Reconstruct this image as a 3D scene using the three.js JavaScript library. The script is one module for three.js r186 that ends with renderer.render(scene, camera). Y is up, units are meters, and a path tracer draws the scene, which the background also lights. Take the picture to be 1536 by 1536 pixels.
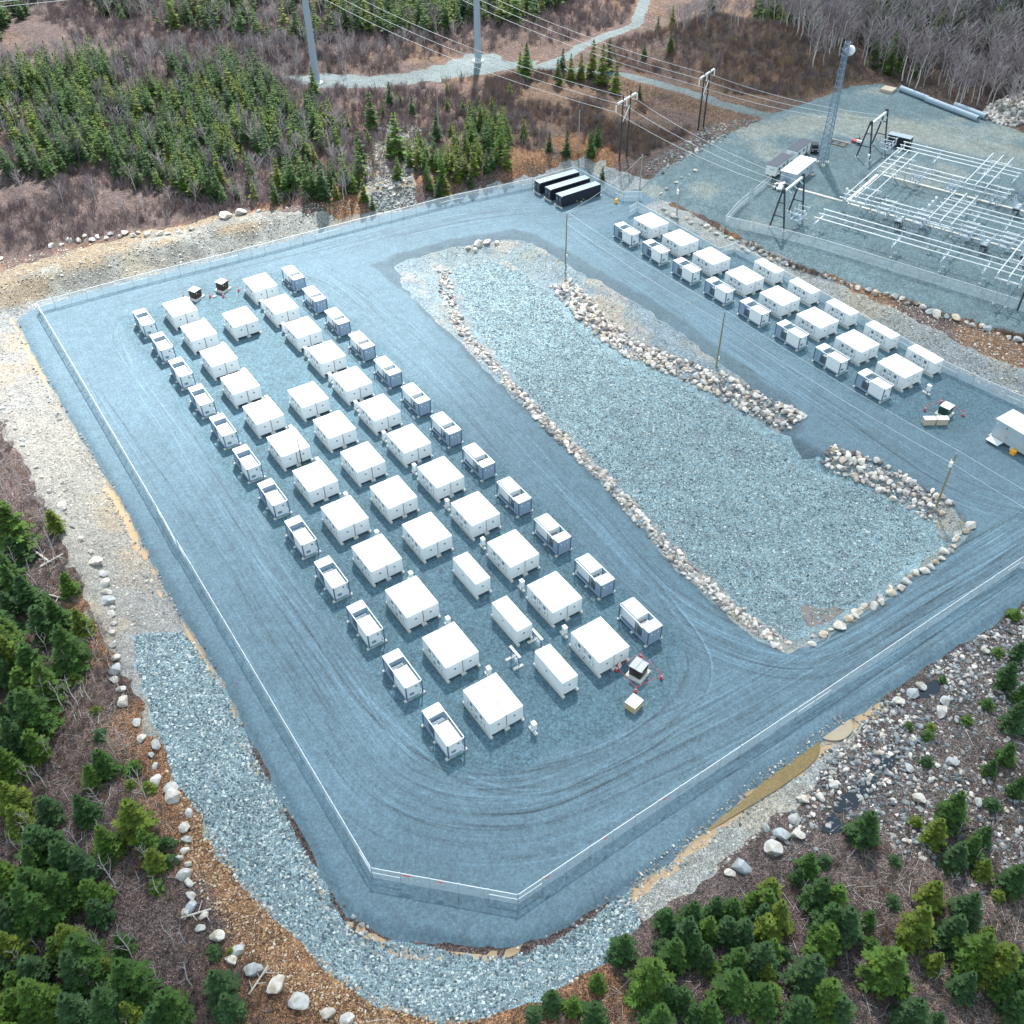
import * as THREE from 'three';
import { mergeGeometries } from 'three/addons/utils/BufferGeometryUtils.js';
import { RoundedBoxGeometry } from 'three/addons/geometries/RoundedBoxGeometry.js';

// ---------------------------------------------------------------- camera, sky, sun, exposure
const rad = d => d * Math.PI / 180;
const scene = new THREE.Scene();
const camera = new THREE.PerspectiveCamera(55.612, 1, 1, 6000);
camera.position.set(0, 98.96, 0);
camera.rotation.set(rad(-42.628), rad(-33.196), rad(-0.7), 'YXZ');

const SUN = new THREE.Vector3(1.2, 2.85, -1.7).normalize();
function makeSky() {
  const W = 256, H = 128, d = new Float32Array(W * H * 4);
  for (let j = 0; j < H; j++) {
    const el = Math.sin(((j + 0.5) / H - 0.5) * Math.PI);          // -1 straight down ... 1 straight up
    const t = Math.max(0, el), k = Math.pow(1 - t, 3);
    const r = 0.60 + 0.42 * k, g = 0.79 + 0.30 * k, b = 0.90 + 0.14 * k;
    const s = el < 0 ? 0.35 : 1;
    for (let i = 0; i < W; i++) { const o = (j * W + i) * 4; d[o] = r * s; d[o + 1] = g * s; d[o + 2] = b * s; d[o + 3] = 1; }
  }
  const t = new THREE.DataTexture(d, W, H, THREE.RGBAFormat, THREE.FloatType);
  t.mapping = THREE.EquirectangularReflectionMapping; t.magFilter = THREE.LinearFilter; t.minFilter = THREE.LinearFilter;
  t.needsUpdate = true; return t;
}
const sky = makeSky();
scene.background = sky; scene.environment = sky;
scene.backgroundIntensity = 0.62; scene.environmentIntensity = 0.62;

const sun = new THREE.DirectionalLight(new THREE.Color(1, 0.965, 0.9), 4.9);
sun.position.copy(SUN).multiplyScalar(2600).add(new THREE.Vector3(90, 0, -130));
sun.target.position.set(90, 0, -130);
sun.castShadow = true; sun.shadow.radius = 3; sun.shadow.mapSize.set(4096, 4096);
Object.assign(sun.shadow.camera, { left: -230, right: 230, top: 230, bottom: -230, near: 10, far: 4000 });
scene.add(sun, sun.target);

const renderer = new THREE.WebGLRenderer({ antialias: true });
renderer.setSize(1024, 1024);
renderer.toneMapping = THREE.LinearToneMapping;
renderer.toneMappingExposure = 2.3;
renderer.shadowMap.enabled = true;

// ---------------------------------------------------------------- helpers
function rng(seed) { let a = seed >>> 0; return () => { a = (a + 0x6D2B79F5) | 0; let t = Math.imul(a ^ (a >>> 15), 1 | a); t = (t + Math.imul(t ^ (t >>> 7), 61 | t)) ^ t; return ((t ^ (t >>> 14)) >>> 0) / 4294967296; }; }
const hash2 = (x, y, s = 0) => { let h = Math.imul(x, 374761393) ^ Math.imul(y, 668265263) ^ Math.imul(s, 1442695041); h = Math.imul(h ^ (h >>> 13), 1274126177); return ((h ^ (h >>> 16)) >>> 0) / 4294967296; };
function vnoise(x, y, s = 0) {
  const xi = Math.floor(x), yi = Math.floor(y); let fx = x - xi, fy = y - yi;
  fx = fx * fx * (3 - 2 * fx); fy = fy * fy * (3 - 2 * fy);
  const a = hash2(xi, yi, s), b = hash2(xi + 1, yi, s), c = hash2(xi, yi + 1, s), d = hash2(xi + 1, yi + 1, s);
  return a + (b - a) * fx + (c - a + (a - b - c + d) * fx) * fy;
}
function fbm(x, y, o = 4, s = 0) { let v = 0, a = 0.5, n = 0; for (let i = 0; i < o; i++) { v += a * vnoise(x, y, s + i); n += a; a *= 0.5; x = x * 2.03 + 7.1; y = y * 2.03 - 3.7; } return v / n; }
const lerp = (a, b, t) => a + (b - a) * t;
const sst = (a, b, x) => { const t = Math.min(1, Math.max(0, (x - a) / (b - a))); return t * t * (3 - 2 * t); };
function sdPoly(p, x, z) {                                            // signed distance, negative inside
  let d = 1e18, s = false;
  for (let i = 0, j = p.length - 1; i < p.length; j = i++) {
    const ax = p[i][0], az = p[i][1], bx = p[j][0], bz = p[j][1];
    const ex = bx - ax, ez = bz - az, wx = x - ax, wz = z - az;
    const t = Math.min(1, Math.max(0, (wx * ex + wz * ez) / (ex * ex + ez * ez || 1e-9)));
    const qx = wx - ex * t, qz = wz - ez * t, q = qx * qx + qz * qz; if (q < d) d = q;
    if ((az > z) !== (bz > z) && x < (bx - ax) * (z - az) / (bz - az) + ax) s = !s;
  }
  return (s ? -1 : 1) * Math.sqrt(d);
}
function dLine(p, x, z) {
  let d = 1e18;
  for (let i = 1; i < p.length; i++) {
    const ax = p[i - 1][0], az = p[i - 1][1], ex = p[i][0] - ax, ez = p[i][1] - az, wx = x - ax, wz = z - az;
    const t = Math.min(1, Math.max(0, (wx * ex + wz * ez) / (ex * ex + ez * ez)));
    const qx = wx - ex * t, qz = wz - ez * t, q = qx * qx + qz * qz; if (q < d) d = q;
  }
  return Math.sqrt(d);
}
const inPoly = (p, x, z) => sdPoly(p, x, z) < 0;
const taken = {};
function numbered(n) { const k = taken[n] = (taken[n] ?? -1) + 1; return k ? n + '_' + String(k).padStart(3, '0') : n; }
function tag(o, label, category, group) { o.userData.label = label; o.userData.category = category; if (group) o.userData.group = group; return o; }
function sh(o) { o.traverse(m => { if (m.isMesh) { m.castShadow = true; m.receiveShadow = true; } }); return o; }
function part(name, geo, mat, parent) { const m = new THREE.Mesh(geo, mat); m.name = name; m.castShadow = m.receiveShadow = true; parent.add(m); return m; }
function thing(name, label, category, pos = [0, 0, 0], turn = 0, group) {
  const g = new THREE.Group(); g.name = numbered(name); g.position.set(...pos); g.rotation.y = turn; scene.add(g); return tag(g, label, category, group);
}
function solo(name, geo, mat, label, category, group) { const m = new THREE.Mesh(geo, mat); m.name = numbered(name); m.castShadow = m.receiveShadow = true; scene.add(m); return tag(m, label, category, group); }
function copyOf(o, pos, turn, label, group) { const c = o.clone(); c.name = numbered(o.name.replace(/_\d{3}$/, '')); c.position.set(...pos); c.rotation.y = turn; c.userData = { ...o.userData }; if (label) c.userData.label = label; if (group) c.userData.group = group; scene.add(c); return c; }
function structure(name, geo, mat) { const m = new THREE.Mesh(geo, mat); m.name = name; m.userData.kind = 'structure'; m.castShadow = m.receiveShadow = true; scene.add(m); return m; }
const box = (w, h, d, x = 0, y = 0, z = 0) => new THREE.BoxGeometry(w, h, d).translate(x, y, z);
const rbox = (w, h, d, x = 0, y = 0, z = 0, r = 0.03) => new RoundedBoxGeometry(w, h, d, 2, r).translate(x, y, z);
function clean(g) { g = g.index ? g.toNonIndexed() : g; for (const k of Object.keys(g.attributes)) if (!['position', 'normal', 'uv'].includes(k)) g.deleteAttribute(k); return g; }
const join = a => mergeGeometries(a.map(clean));
function bar(a, b, r, n = 6, r2 = r) {                                // tapered rod between two points
  const A = new THREE.Vector3(...a), B = new THREE.Vector3(...b), L = A.distanceTo(B);
  const g = new THREE.CylinderGeometry(r2, r, L, n, 1);
  g.applyQuaternion(new THREE.Quaternion().setFromUnitVectors(new THREE.Vector3(0, 1, 0), B.clone().sub(A).normalize()));
  return g.translate((A.x + B.x) / 2, (A.y + B.y) / 2, (A.z + B.z) / 2);
}
function beam(a, b, w, h = w) {                                       // square bar between two points
  const A = new THREE.Vector3(...a), B = new THREE.Vector3(...b), m = new THREE.Matrix4().lookAt(A, B, Math.abs(B.clone().sub(A).normalize().y) > 0.95 ? new THREE.Vector3(1, 0, 0) : new THREE.Vector3(0, 1, 0));
  return new THREE.BoxGeometry(w, h, A.distanceTo(B)).applyMatrix4(m).translate((A.x + B.x) / 2, (A.y + B.y) / 2, (A.z + B.z) / 2);
}
const lin = (r, g, b) => new THREE.Color().setRGB(r, g, b);
const std = (c, rough = 0.8, o = {}) => new THREE.MeshStandardMaterial({ color: Array.isArray(c) ? lin(...c) : c, roughness: rough, metalness: 0, ...o });

// ---------------------------------------------------------------- site outlines (metres, pad at y = 0)
const PAD = [[11.2, -189.5], [10.9, -175], [11, -157], [11.4, -139], [11.9, -123], [11.4, -110], [11.2, -100], [11.8, -91], [12.1, -84], [11.6, -75], [11.4, -61], [11.4, -48.6], [13.4, -45.1], [17.1, -41.8], [20.7, -38.5], [23, -36.8], [27, -35.6], [39, -35.3], [47, -35.7], [56, -36.7], [72, -37.1], [95, -37.1], [108, -36.8], [180, -36.5], [180, -44], [152, -56], [147, -63], [144, -75], [143.9, -100], [144, -115], [143.7, -129.5], [141, -131.5], [140.2, -150], [139.9, -159], [144, -160.5], [144, -166], [141, -166.5], [141, -183], [127, -183], [110, -185.5], [90, -187.6], [64, -188.6], [33, -191], [15, -191.8]];
const PIT = [[77.1, -169.4], [84.2, -170.8], [96.9, -170], [109.9, -166], [112.2, -161.7], [113.5, -153.4], [114.4, -139.6], [115.5, -129.1], [115.7, -116.3], [114.9, -106.2], [114.4, -96.1], [113.5, -87.1], [112.1, -81.6], [107.5, -78.9], [107.8, -73.4], [112.3, -69.8], [113.8, -64.4], [114.4, -56.7], [114.2, -51.9], [112.8, -48.6], [108.7, -47.6], [102.2, -47], [93.5, -46.6], [86.2, -46.2], [80.6, -46.2], [76.9, -46.2], [73.1, -47], [71.6, -51], [71.1, -57.8], [71.1, -66.1], [72.3, -76.7], [73.7, -88.4], [74.6, -100], [75, -108.4], [75, -115.8], [75.5, -125.3], [76.4, -141], [77.4, -158.5]];
const FLOOR = [[91.5, -161.5], [87, -150], [82.8, -139], [80.2, -120], [78.4, -105], [77.7, -90], [76.6, -77], [75.6, -66], [75.8, -57], [77, -51], [84, -49.2], [93, -49.5], [101, -50.2], [107, -51.6], [110, -56], [109.6, -64], [106.4, -69], [103.6, -75], [105.6, -82], [105, -90], [104, -99], [100.6, -108], [98.6, -117], [99.8, -131], [102.5, -143], [103, -152], [100, -160]];
const YARD = [[146, -165.8], [152, -168], [168, -172], [181, -175.5], [205, -178.5], [216.5, -179], [234, -181], [242, -177], [243.2, -162], [243.4, -131], [252, -95], [215, -30], [185, -40], [166, -66], [159.6, -79], [155.4, -90], [151.8, -103], [149.2, -117], [147.6, -134], [148.2, -146], [146.5, -158], [144.2, -159.5]];
const APRON = [[4, -96.8], [2.5, -91.7], [1.9, -83.5], [1.4, -77], [0.8, -72], [1.9, -65.3], [1.5, -63.2], [2.6, -55.6], [3.8, -51.4], [5.2, -48], [5.7, -44.5], [7.1, -41.3], [8, -38.8], [9.7, -36.6], [12.4, -33.6], [16, -31.2], [19.9, -30.6], [25.2, -29.4], [30.1, -29.3], [35.3, -30.6], [36.5, -34], [27, -34.2], [22, -35.6], [19.3, -37.6], [15.7, -41], [12, -44.3], [10, -48], [9.9, -61], [10.1, -75], [10.6, -84], [10.2, -91], [9.6, -96], [6.3, -97.2]];
const ROAD = [[144, -163], [152, -164.9], [168, -168.5], [181, -172], [206, -174.8], [199.2, -178], [192, -189.8], [187.6, -205.8], [183.5, -220.3], [174.2, -231.6], [167.3, -239.2], [177.6, -241], [188.4, -246.6], [202.3, -250.8], [214, -253], [232, -270], [260, -300]];
const POLEPAD = [[101, -274.6], [109, -260.5], [121, -252], [135.4, -247], [147.4, -243.5], [160, -243], [167, -240.5], [171, -243.5], [163, -249], [163.5, -257], [156, -260.5], [146, -257.5], [135.5, -256.5], [125, -260.5], [111.6, -272]];
const TALUS = [[105.3, -227.3], [113.4, -229.7], [118.8, -217.5], [112.6, -206.6], [106.3, -204.9], [98.3, -188.6], [87.9, -189.9], [93.5, -205.1], [102.8, -217.7]];
const FIELD = [[66, -33.4], [76.3, -35.6], [87.4, -35.8], [120, -35.4], [135, -30], [120, -8], [73.3, -11], [67, -12.8], [64, -17.8], [63, -23.8], [60, -26.4], [53, -26], [51.2, -29.5], [57, -30.6]];
const STRIP = [[35.3, -30.6], [40.8, -30], [46.8, -30.4], [53.1, -30.8], [59.2, -31.7], [64.9, -33.1], [71.7, -34.1], [74.5, -34.5], [72, -37], [56, -36.5], [47, -35.5], [39, -35.1], [36, -34.6]];

function sideWeights(x, z) {
  const u = (x - 77) / 66, v = (z + 113) / 77;
  const L = Math.pow(Math.max(0, -u), 6), R = Math.pow(Math.max(0, u), 6), T = Math.pow(Math.max(0, -v), 6), B = Math.pow(Math.max(0, v), 6), s = L + R + T + B + 1e-9;
  return [L / s, R / s, T / s, B / s];
}
function height(x, z) {
  const d = sdPoly(PAD, x, z);
  let h = 0;
  if (d < 0) {
    const p = sdPoly(PIT, x, z);
    if (p < 0) {
      const f = sdPoly(FLOOR, x, z);
      const t = f <= 0 ? 1 : -p / (-p + f);
      h = -1.9 * sst(0, 1, t) + (fbm(x * 0.35, z * 0.35, 3, 3) - 0.5) * 0.35 * Math.min(1, t * 3);
    }
    return h + (fbm(x * 0.05, z * 0.05, 2, 71) - 0.5) * 0.10;
  }
  const [wL, wR, wT, wB] = sideWeights(x, z);
  const P = wL * 2.3 + wT * lerp(3.4, 3.8, sst(60, 140, x)) + wR * 2 + wB * lerp(1.5, -0.4, sst(22, 66, x));
  const dd = 0.85 * (wL + wB), rs = 2.4 * (wL + wB) + 0.6 * (wR + wT), re = 11 * wL + 8 * wB + 5.5 * wR + 7.5 * wT;
  if (d < 1.3) h = -dd * d / 1.3; else if (d < rs) h = -dd; else h = lerp(-dd, P, sst(rs, re, d));
  const wild = sst(4, 14, d);
  h += wild * ((fbm(x * 0.06, z * 0.06, 4, 11) - 0.5) * 2.2 + (fbm(x * 0.3, z * 0.3, 2, 12) - 0.5) * 0.5);
  // mound behind the pole line, wooded hillside behind the yard, gentle rise beyond
  let hill = 9.5 * Math.exp(-(((x - 214) / 17) ** 2) - (((z + 221) / 17) ** 2)) + 7 * Math.exp(-(((x - 233) / 14) ** 2) - (((z + 205) / 22) ** 2));
  hill += 20 * sst(246, 345, x) * sst(-330, -240, z) + 0.035 * Math.max(0, -z - 240);
  h += hill;
  const y = sdPoly(YARD, x, z), r = dLine(ROAD, x, z);
  const yh = 2 * sst(143, 156, x);
  h = lerp(h, x > 140 ? yh : h, sst(7, 0.3, y));
  const rh = lerp(yh, 4 + (fbm(x * 0.03, z * 0.03, 2, 9) - 0.5), sst(-176, -200, z));
  if (x > 140) h = lerp(h, rh, sst(8, 2.6, r));
  const pp = sdPoly(POLEPAD, x, z); h = lerp(h, 4, sst(5, 0, pp));
  return h;
}

// ---------------------------------------------------------------- computed textures
function tex(size, fn, srgb = true, repeat) {
  const d = new Uint8Array(size * size * 4), c = [0, 0, 0];
  for (let j = 0; j < size; j++) for (let i = 0; i < size; i++) { fn(i, j, c); const o = (j * size + i) * 4; d[o] = Math.min(255, Math.max(0, c[0])); d[o + 1] = Math.min(255, Math.max(0, c[1])); d[o + 2] = Math.min(255, Math.max(0, c[2])); d[o + 3] = 255; }
  const t = new THREE.DataTexture(d, size, size, THREE.RGBAFormat);
  t.wrapS = t.wrapT = THREE.RepeatWrapping; t.magFilter = THREE.LinearFilter; t.minFilter = THREE.LinearMipmapLinearFilter; t.generateMipmaps = true; t.anisotropy = 8;
  if (srgb) t.colorSpace = THREE.SRGBColorSpace; if (repeat) t.repeat.set(repeat, repeat);
  t.needsUpdate = true; return t;
}
// periodic noise tables, so that tiles join
function ptable(n, cells, seed) {
  const o = new Float32Array(n * n), f = cells / n;
  for (let j = 0; j < n; j++) for (let i = 0; i < n; i++) {
    const x = i * f, y = j * f, xi = Math.floor(x), yi = Math.floor(y); let fx = x - xi, fy = y - yi; fx = fx * fx * (3 - 2 * fx); fy = fy * fy * (3 - 2 * fy);
    const X1 = (xi + 1) % cells, Y1 = (yi + 1) % cells, a = hash2(xi, yi, seed), b = hash2(X1, yi, seed), c = hash2(xi, Y1, seed), e = hash2(X1, Y1, seed);
    o[j * n + i] = a + (b - a) * fx + (c - a + (a - b - c + e) * fx) * fy - 0.5;
  }
  return o;
}
const N = 1024;
const n8 = ptable(N, 8, 1), n24 = ptable(N, 24, 2), n70 = ptable(N, 70, 3), n180 = ptable(N, 180, 4), n420 = ptable(N, 420, 5), n400b = ptable(N, 340, 6);

// mottled stone chips: colour drawn chip by chip from a short palette
function chips(palette, contrast, seed) {
  return tex(N, (i, j, c) => {
    const o = j * N + i, q = n420[o] * 0.9 + n180[o] * 0.8 + n70[o] * 0.35 + n24[o] * 0.25 + n8[o] * 0.15;
    const pk = palette[Math.min(palette.length - 1, Math.floor((hash2(i >> 1, j >> 1, seed) * 0.55 + (n400b[o] + 0.5) * 0.45) * palette.length))];
    const k = 1 + q * contrast + (hash2(i, j, seed + 1) - 0.5) * contrast * 0.5;
    c[0] = pk[0] * k; c[1] = pk[1] * k; c[2] = pk[2] * k;
  });
}

const gravelTile = chips([[80, 100, 109], [93, 112, 119], [85, 105, 113], [106, 119, 123]], 0.5, 21);
const stoneTile = chips([[101, 127, 140], [127, 150, 159], [77, 103, 116], [160, 175, 181], [111, 135, 146]], 0.75, 31);
const rubbleTile = chips([[128, 134, 136], [152, 152, 149], [108, 116, 121], [166, 164, 160], [134, 129, 122]], 0.55, 41);
const litterTile = chips([[74, 60, 58], [94, 78, 73], [56, 46, 46], [112, 94, 85], [86, 75, 76], [49, 42, 44]], 1.0, 51);
const earthTile = chips([[142, 106, 74], [166, 128, 92], [122, 88, 62], [150, 122, 100], [104, 80, 66]], 0.7, 61);
const roughTile = tex(N, (i, j, c) => { const o = j * N + i, v = 128 + 150 * (n420[o] * 0.9 + n180[o] * 0.7 + n70[o] * 0.3); c[0] = c[1] = c[2] = v; }, false);

// the pad's own colour map: compacted lanes, wheel tracks, washed stone round the equipment
const PX0 = 5, PZ0 = -200, PS = 180, PN = 2048, pm = PS / PN;
function padTexture() {
  const track = new Float32Array(PN * PN), rnd = rng(77);
  const put = (x, z, v) => { const i = Math.floor((x - PX0) / pm), j = Math.floor((z - PZ0) / pm); if (i >= 0 && j >= 0 && i < PN && j < PN) track[j * PN + i] += v; };
  function lane(pts, width, count, strength) {
    const cv = new THREE.CatmullRomCurve3(pts.map(p => new THREE.Vector3(p[0], 0, p[1]))), L = cv.getLength(), n = Math.ceil(L / (pm * 0.8));
    const P = cv.getSpacedPoints(n), T = P.map((p, i) => { const q = P[Math.min(n, i + 1)], r = P[Math.max(0, i - 1)]; const t = q.clone().sub(r).normalize(); return t; });
    for (let k = 0; k < count; k++) {
      const off = (rnd() - 0.5) * width, sgn = rnd() < 0.6 ? -1 : 1, s0 = rnd() * 90, amp = strength * (0.4 + rnd()), wob = rnd() * 50, w = 1 + Math.floor(rnd() * 3), a0 = rnd() * 0.7, a1 = a0 + 0.2 + rnd() * 0.6;
      for (let i = 0; i <= n; i++) {
        if (i / n < a0 || i / n > a1) continue;
        const m = vnoise(i * pm * 0.12 + s0, k, 5) - 0.32; if (m < 0) continue;
        const o = off + (vnoise(i * pm * 0.02 + wob, k, 6) - 0.5) * 2.2;
        for (let q = 0; q < w; q++) put(P[i].x - T[i].z * (o + q * pm), P[i].z + T[i].x * (o + q * pm), sgn * amp * Math.min(0.6, m));
      }
    }
  }
  lane([[21, -186], [20, -160], [20.5, -120], [20.5, -80], [22, -58], [32, -48], [48, -45], [70, -43.5], [120, -43], [170, -44]], 11, 190, 0.075);
  lane([[18, -184], [40, -183], [70, -181], [100, -178], [118, -172], [130, -163]], 8, 110, 0.08);
  lane([[66, -182], [69, -160], [68.5, -120], [66.5, -85], [66, -60], [74, -46], [100, -43.5], [150, -43]], 9, 170, 0.075);
  lane([[120, -170], [119, -140], [119, -110], [118.5, -80], [119, -55], [125, -45]], 7, 120, 0.08);
  lane([[52, -178], [62, -176], [67, -165], [67.5, -150]], 6, 40, 0.1);
  lane([[24, -170], [24.5, -150], [25, -120], [25.4, -90], [27, -66], [34, -52], [50, -48], [62, -52], [66, -66]], 5, 60, 0.09);
  lane([[118, -166], [132, -161], [146, -163]], 6, 40, 0.09);
  lane([[20, -182], [30, -181.5], [26, -174], [24, -160]], 3, 20, 0.12);
  const EQ1 = [[26.6, -178], [50, -181.5], [62.5, -175], [63.5, -150], [63.4, -100], [63.4, -57], [56, -50], [36, -52], [28, -57], [27, -70], [26.6, -120]], EQ2 = [[124, -156], [138, -157], [143.5, -128], [143.5, -64], [128, -64], [124.3, -80]];
  // coarse per-metre fields
  const G = 361, eq = new Float32Array(G * G), patch = new Float32Array(G * G), damp = new Float32Array(G * G);
  for (let j = 0; j < G; j++) for (let i = 0; i < G; i++) {
    const x = PX0 + i * 0.5, z = PZ0 + j * 0.5, e = Math.min(sdPoly(EQ1, x, z), sdPoly(EQ2, x, z)) + (fbm(x * 0.25, z * 0.25, 3, 17) - 0.5) * 3.5;
    eq[j * G + i] = sst(0.8, -0.8, e); patch[j * G + i] = fbm(x * 0.045, z * 0.045, 4, 19) - 0.5;
    const p = sdPoly(PIT, x, z) + (fbm(x * 0.3, z * 0.3, 3, 23) - 0.5) * 1.6; damp[j * G + i] = sst(0.7, -0.2, p);
  }
  const at = (f, x, z) => { const u = (x - PX0) * 2, v = (z - PZ0) * 2, i = Math.min(G - 2, Math.floor(u)), j = Math.min(G - 2, Math.floor(v)), a = u - i, b = v - j, o = j * G + i; return (f[o] * (1 - a) + f[o + 1] * a) * (1 - b) + (f[o + G] * (1 - a) + f[o + G + 1] * a) * b; };
  const t = tex(PN, (i, j, c) => {
    const x = PX0 + (i + 0.5) * pm, z = PZ0 + (j + 0.5) * pm, o = (j & 1023) * N + (i & 1023), o2 = ((j * 3 + 311) & 1023) * N + ((i * 3 + 97) & 1023);
    const e = at(eq, x, z), p = at(patch, x, z), dm = at(damp, x, z);
    const fine = (hash2(i, j, 9) - 0.5) * (0.2 + 0.2 * e) + n420[o] * (0.18 + 0.12 * e) + n180[o2] * 0.12 + n70[o] * 0.06 + n24[o2] * 0.04;
    let k = 1 + fine + p * 0.14 - 0.07 * e - 0.16 * dm + 1.8 * track[j * PN + i] * (1 - 0.85 * e);
    c[0] = 84 * k; c[1] = 111 * k; c[2] = 125 * k;
    c[0] += (1 - e) * 5; 
  });
  t.wrapS = t.wrapT = THREE.ClampToEdgeWrapping; return t;
}

// ---------------------------------------------------------------- ground, cut into its surfaces along shared edges
const M = {
  pad: new THREE.MeshStandardMaterial({ map: padTexture(), roughness: 0.9, vertexColors: true }),
  gravel: new THREE.MeshStandardMaterial({ map: gravelTile, bumpMap: roughTile, bumpScale: 0.05, roughness: 0.9, vertexColors: true }),
  stone: new THREE.MeshStandardMaterial({ map: stoneTile, bumpMap: roughTile, bumpScale: 0.12, roughness: 0.9, vertexColors: true }),
  rubble: new THREE.MeshStandardMaterial({ map: rubbleTile, bumpMap: roughTile, bumpScale: 0.12, roughness: 0.95, vertexColors: true }),
  litter: new THREE.MeshStandardMaterial({ map: litterTile, bumpMap: roughTile, bumpScale: 0.16, roughness: 1, vertexColors: true }),
  silt: new THREE.MeshStandardMaterial({ color: lin(0.5, 0.36, 0.24), roughness: 0.8, map: chips([[236, 232, 224], [226, 220, 210], [245, 240, 232]], 0.16, 81) }),
};
function lines(segs) { const o = []; for (const [a, b, s] of segs) { const n = Math.max(1, Math.round((b - a) / s)); for (let i = 0; i < n; i++) o.push(a + (b - a) * i / n); } o.push(segs[segs.length - 1][1]); return o; }
const GX = lines([[-1600, -400, 300], [-400, -60, 20], [-60, -25, 3], [-25, 150, 0.9], [150, 265, 1.7], [265, 420, 4], [420, 700, 40], [700, 2500, 300]]);
const GZ = lines([[-2600, -800, 300], [-800, -460, 40], [-460, -285, 4], [-285, -196, 1.9], [-196, -24, 0.9], [-24, 20, 2.5], [20, 400, 30], [400, 1600, 300]]);
const zoneSpec = [                                                    // first that contains a point wins
  ['retention_basin', 'stone', 14, ['F']], ['basin_bank', 'rubble', 16, ['Pt']], ['gravel_pad', 'pad', 0, ['Pd']], ['drainage_ditch', 'silt', 9, ['Di']], ['riprap_slope', 'stone', 14, ['A']],
  ['substation_ground', 'gravel', 26, ['Y']], ['access_road', 'gravel', 26, ['R']], ['gravel_clearing', 'gravel', 26, ['Pp']], ['rubble_slope', 'rubble', 16, ['Sl']], ['ground', 'litter', 22, null]];
function buildGround() {
  const nx = GX.length, nz = GZ.length, V = [];
  for (let j = 0; j < nz; j++) for (let i = 0; i < nx; i++) {
    const x = GX[i], z = GZ[j], near = x > -60 && x < 420 && z > -460 && z < 60;
    const jit = near ? (fbm(x * 0.45, z * 0.45, 3, 31) - 0.5) : 0;
    const y = near ? height(x, z) : lerp(2, 24, sst(300, 900, Math.max(Math.abs(x - 100), Math.abs(z + 150))));
    let s = null;
    if (near) {
      const d = sdPoly(PAD, x, z), [wL, wR, wT, wB] = sideWeights(x, z);
      const dn = d + jit * 1.5, side = wL + wB;
      const slopeEnd = 11.2 * wL + 0 * wB + (wT * lerp(14, 2, sst(55, 85, x))) + wR * 5.4;
      s = {
        F: sdPoly(FLOOR, x, z) + jit * 2 - 1.9 * sst(-146, -138, z) * Math.max(sst(86, 96, x), sst(-62, -54, z)), Pt: sdPoly(PIT, x, z) + jit * 1.8 + 0.4 + 2.4 * Math.max(sst(94, 104, x) * sst(-66, -80, z), sst(-158, -164, z)), Pd: d - 1.05 + jit * 1.2,
        Di: side > 0.5 && x < 78 ? Math.abs(dn - 1.75 + (fbm(x * 0.12, z * 0.12, 2, 8) - 0.5) * 1.2) - 0.4 - (x > 50 && z > -45 ? 0.35 * sst(48, 64, x) : 0) + (fbm(x * 0.1 + 9, z * 0.1, 2, 61) - 0.5) * 0.9 : 9,
        A: sdPoly(APRON, x, z) + jit * 2.2, Y: sdPoly(YARD, x, z) + jit * 2.2, R: x > 143 && z < -158 ? dLine(ROAD, x, z) - (x < 196 && z > -178 ? 2.7 : 1.9) + jit * 2 : 9, Pp: sdPoly(POLEPAD, x, z) + jit * 5,
        Sl: Math.min(d - slopeEnd, sdPoly(STRIP, x, z), Math.max(sdPoly(TALUS, x, z), -99)) + jit * 4,
      };
      if (z > -78 && x < 30) s.Sl = Math.max(s.Sl, 0.4, -d);
    }
    V.push({ x, y, z, s });
  }
  const out = zoneSpec.map(() => ({ p: [], c: [] }));
  const mix = (a, b, t) => { const s = {}; for (const k in a.s) s[k] = lerp(a.s[k], b.s[k], t); return { x: lerp(a.x, b.x, t), y: lerp(a.y, b.y, t), z: lerp(a.z, b.z, t), s }; };
  function cut(poly, key) {                                           // inside (s<0) and outside pieces
    const a = [], b = [];
    for (let i = 0; i < poly.length; i++) {
      const p = poly[i], q = poly[(i + 1) % poly.length], u = p.s[key], v = q.s[key];
      (u < 0 ? a : b).push(p);
      if ((u < 0) !== (v < 0)) { const m = mix(p, q, u / (u - v)); a.push(m); b.push(m); }
    }
    return [a, b];
  }
  function emit(zi, poly) { const o = out[zi]; for (let k = 1; k + 1 < poly.length; k++) for (const v of [poly[0], poly[k], poly[k + 1]]) o.p.push(v.x, v.y, v.z); }
  const L = zoneSpec.length - 1;
  for (let j = 0; j + 1 < nz; j++) for (let i = 0; i + 1 < nx; i++) {
    const a = V[j * nx + i], b = V[j * nx + i + 1], c = V[(j + 1) * nx + i + 1], d = V[(j + 1) * nx + i];
    for (const tri of (i + j) & 1 ? [[a, d, b], [b, d, c]] : [[a, d, c], [a, c, b]]) {
      if (!tri[0].s || !tri[1].s || !tri[2].s) { emit(L, tri); continue; }
      let rest = tri;
      for (let zi = 0; zi < L && rest.length > 2; zi++) {
        const k = zoneSpec[zi][3][0], mn = Math.min(...rest.map(v => v.s[k])), mx = Math.max(...rest.map(v => v.s[k]));
        if (mn >= 0) continue; if (mx < 0) { emit(zi, rest); rest = []; break; }
        const [inn, o] = cut(rest, k); if (inn.length > 2) emit(zi, inn); rest = o;
      }
      if (rest.length > 2) emit(L, rest);
    }
  }
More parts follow.
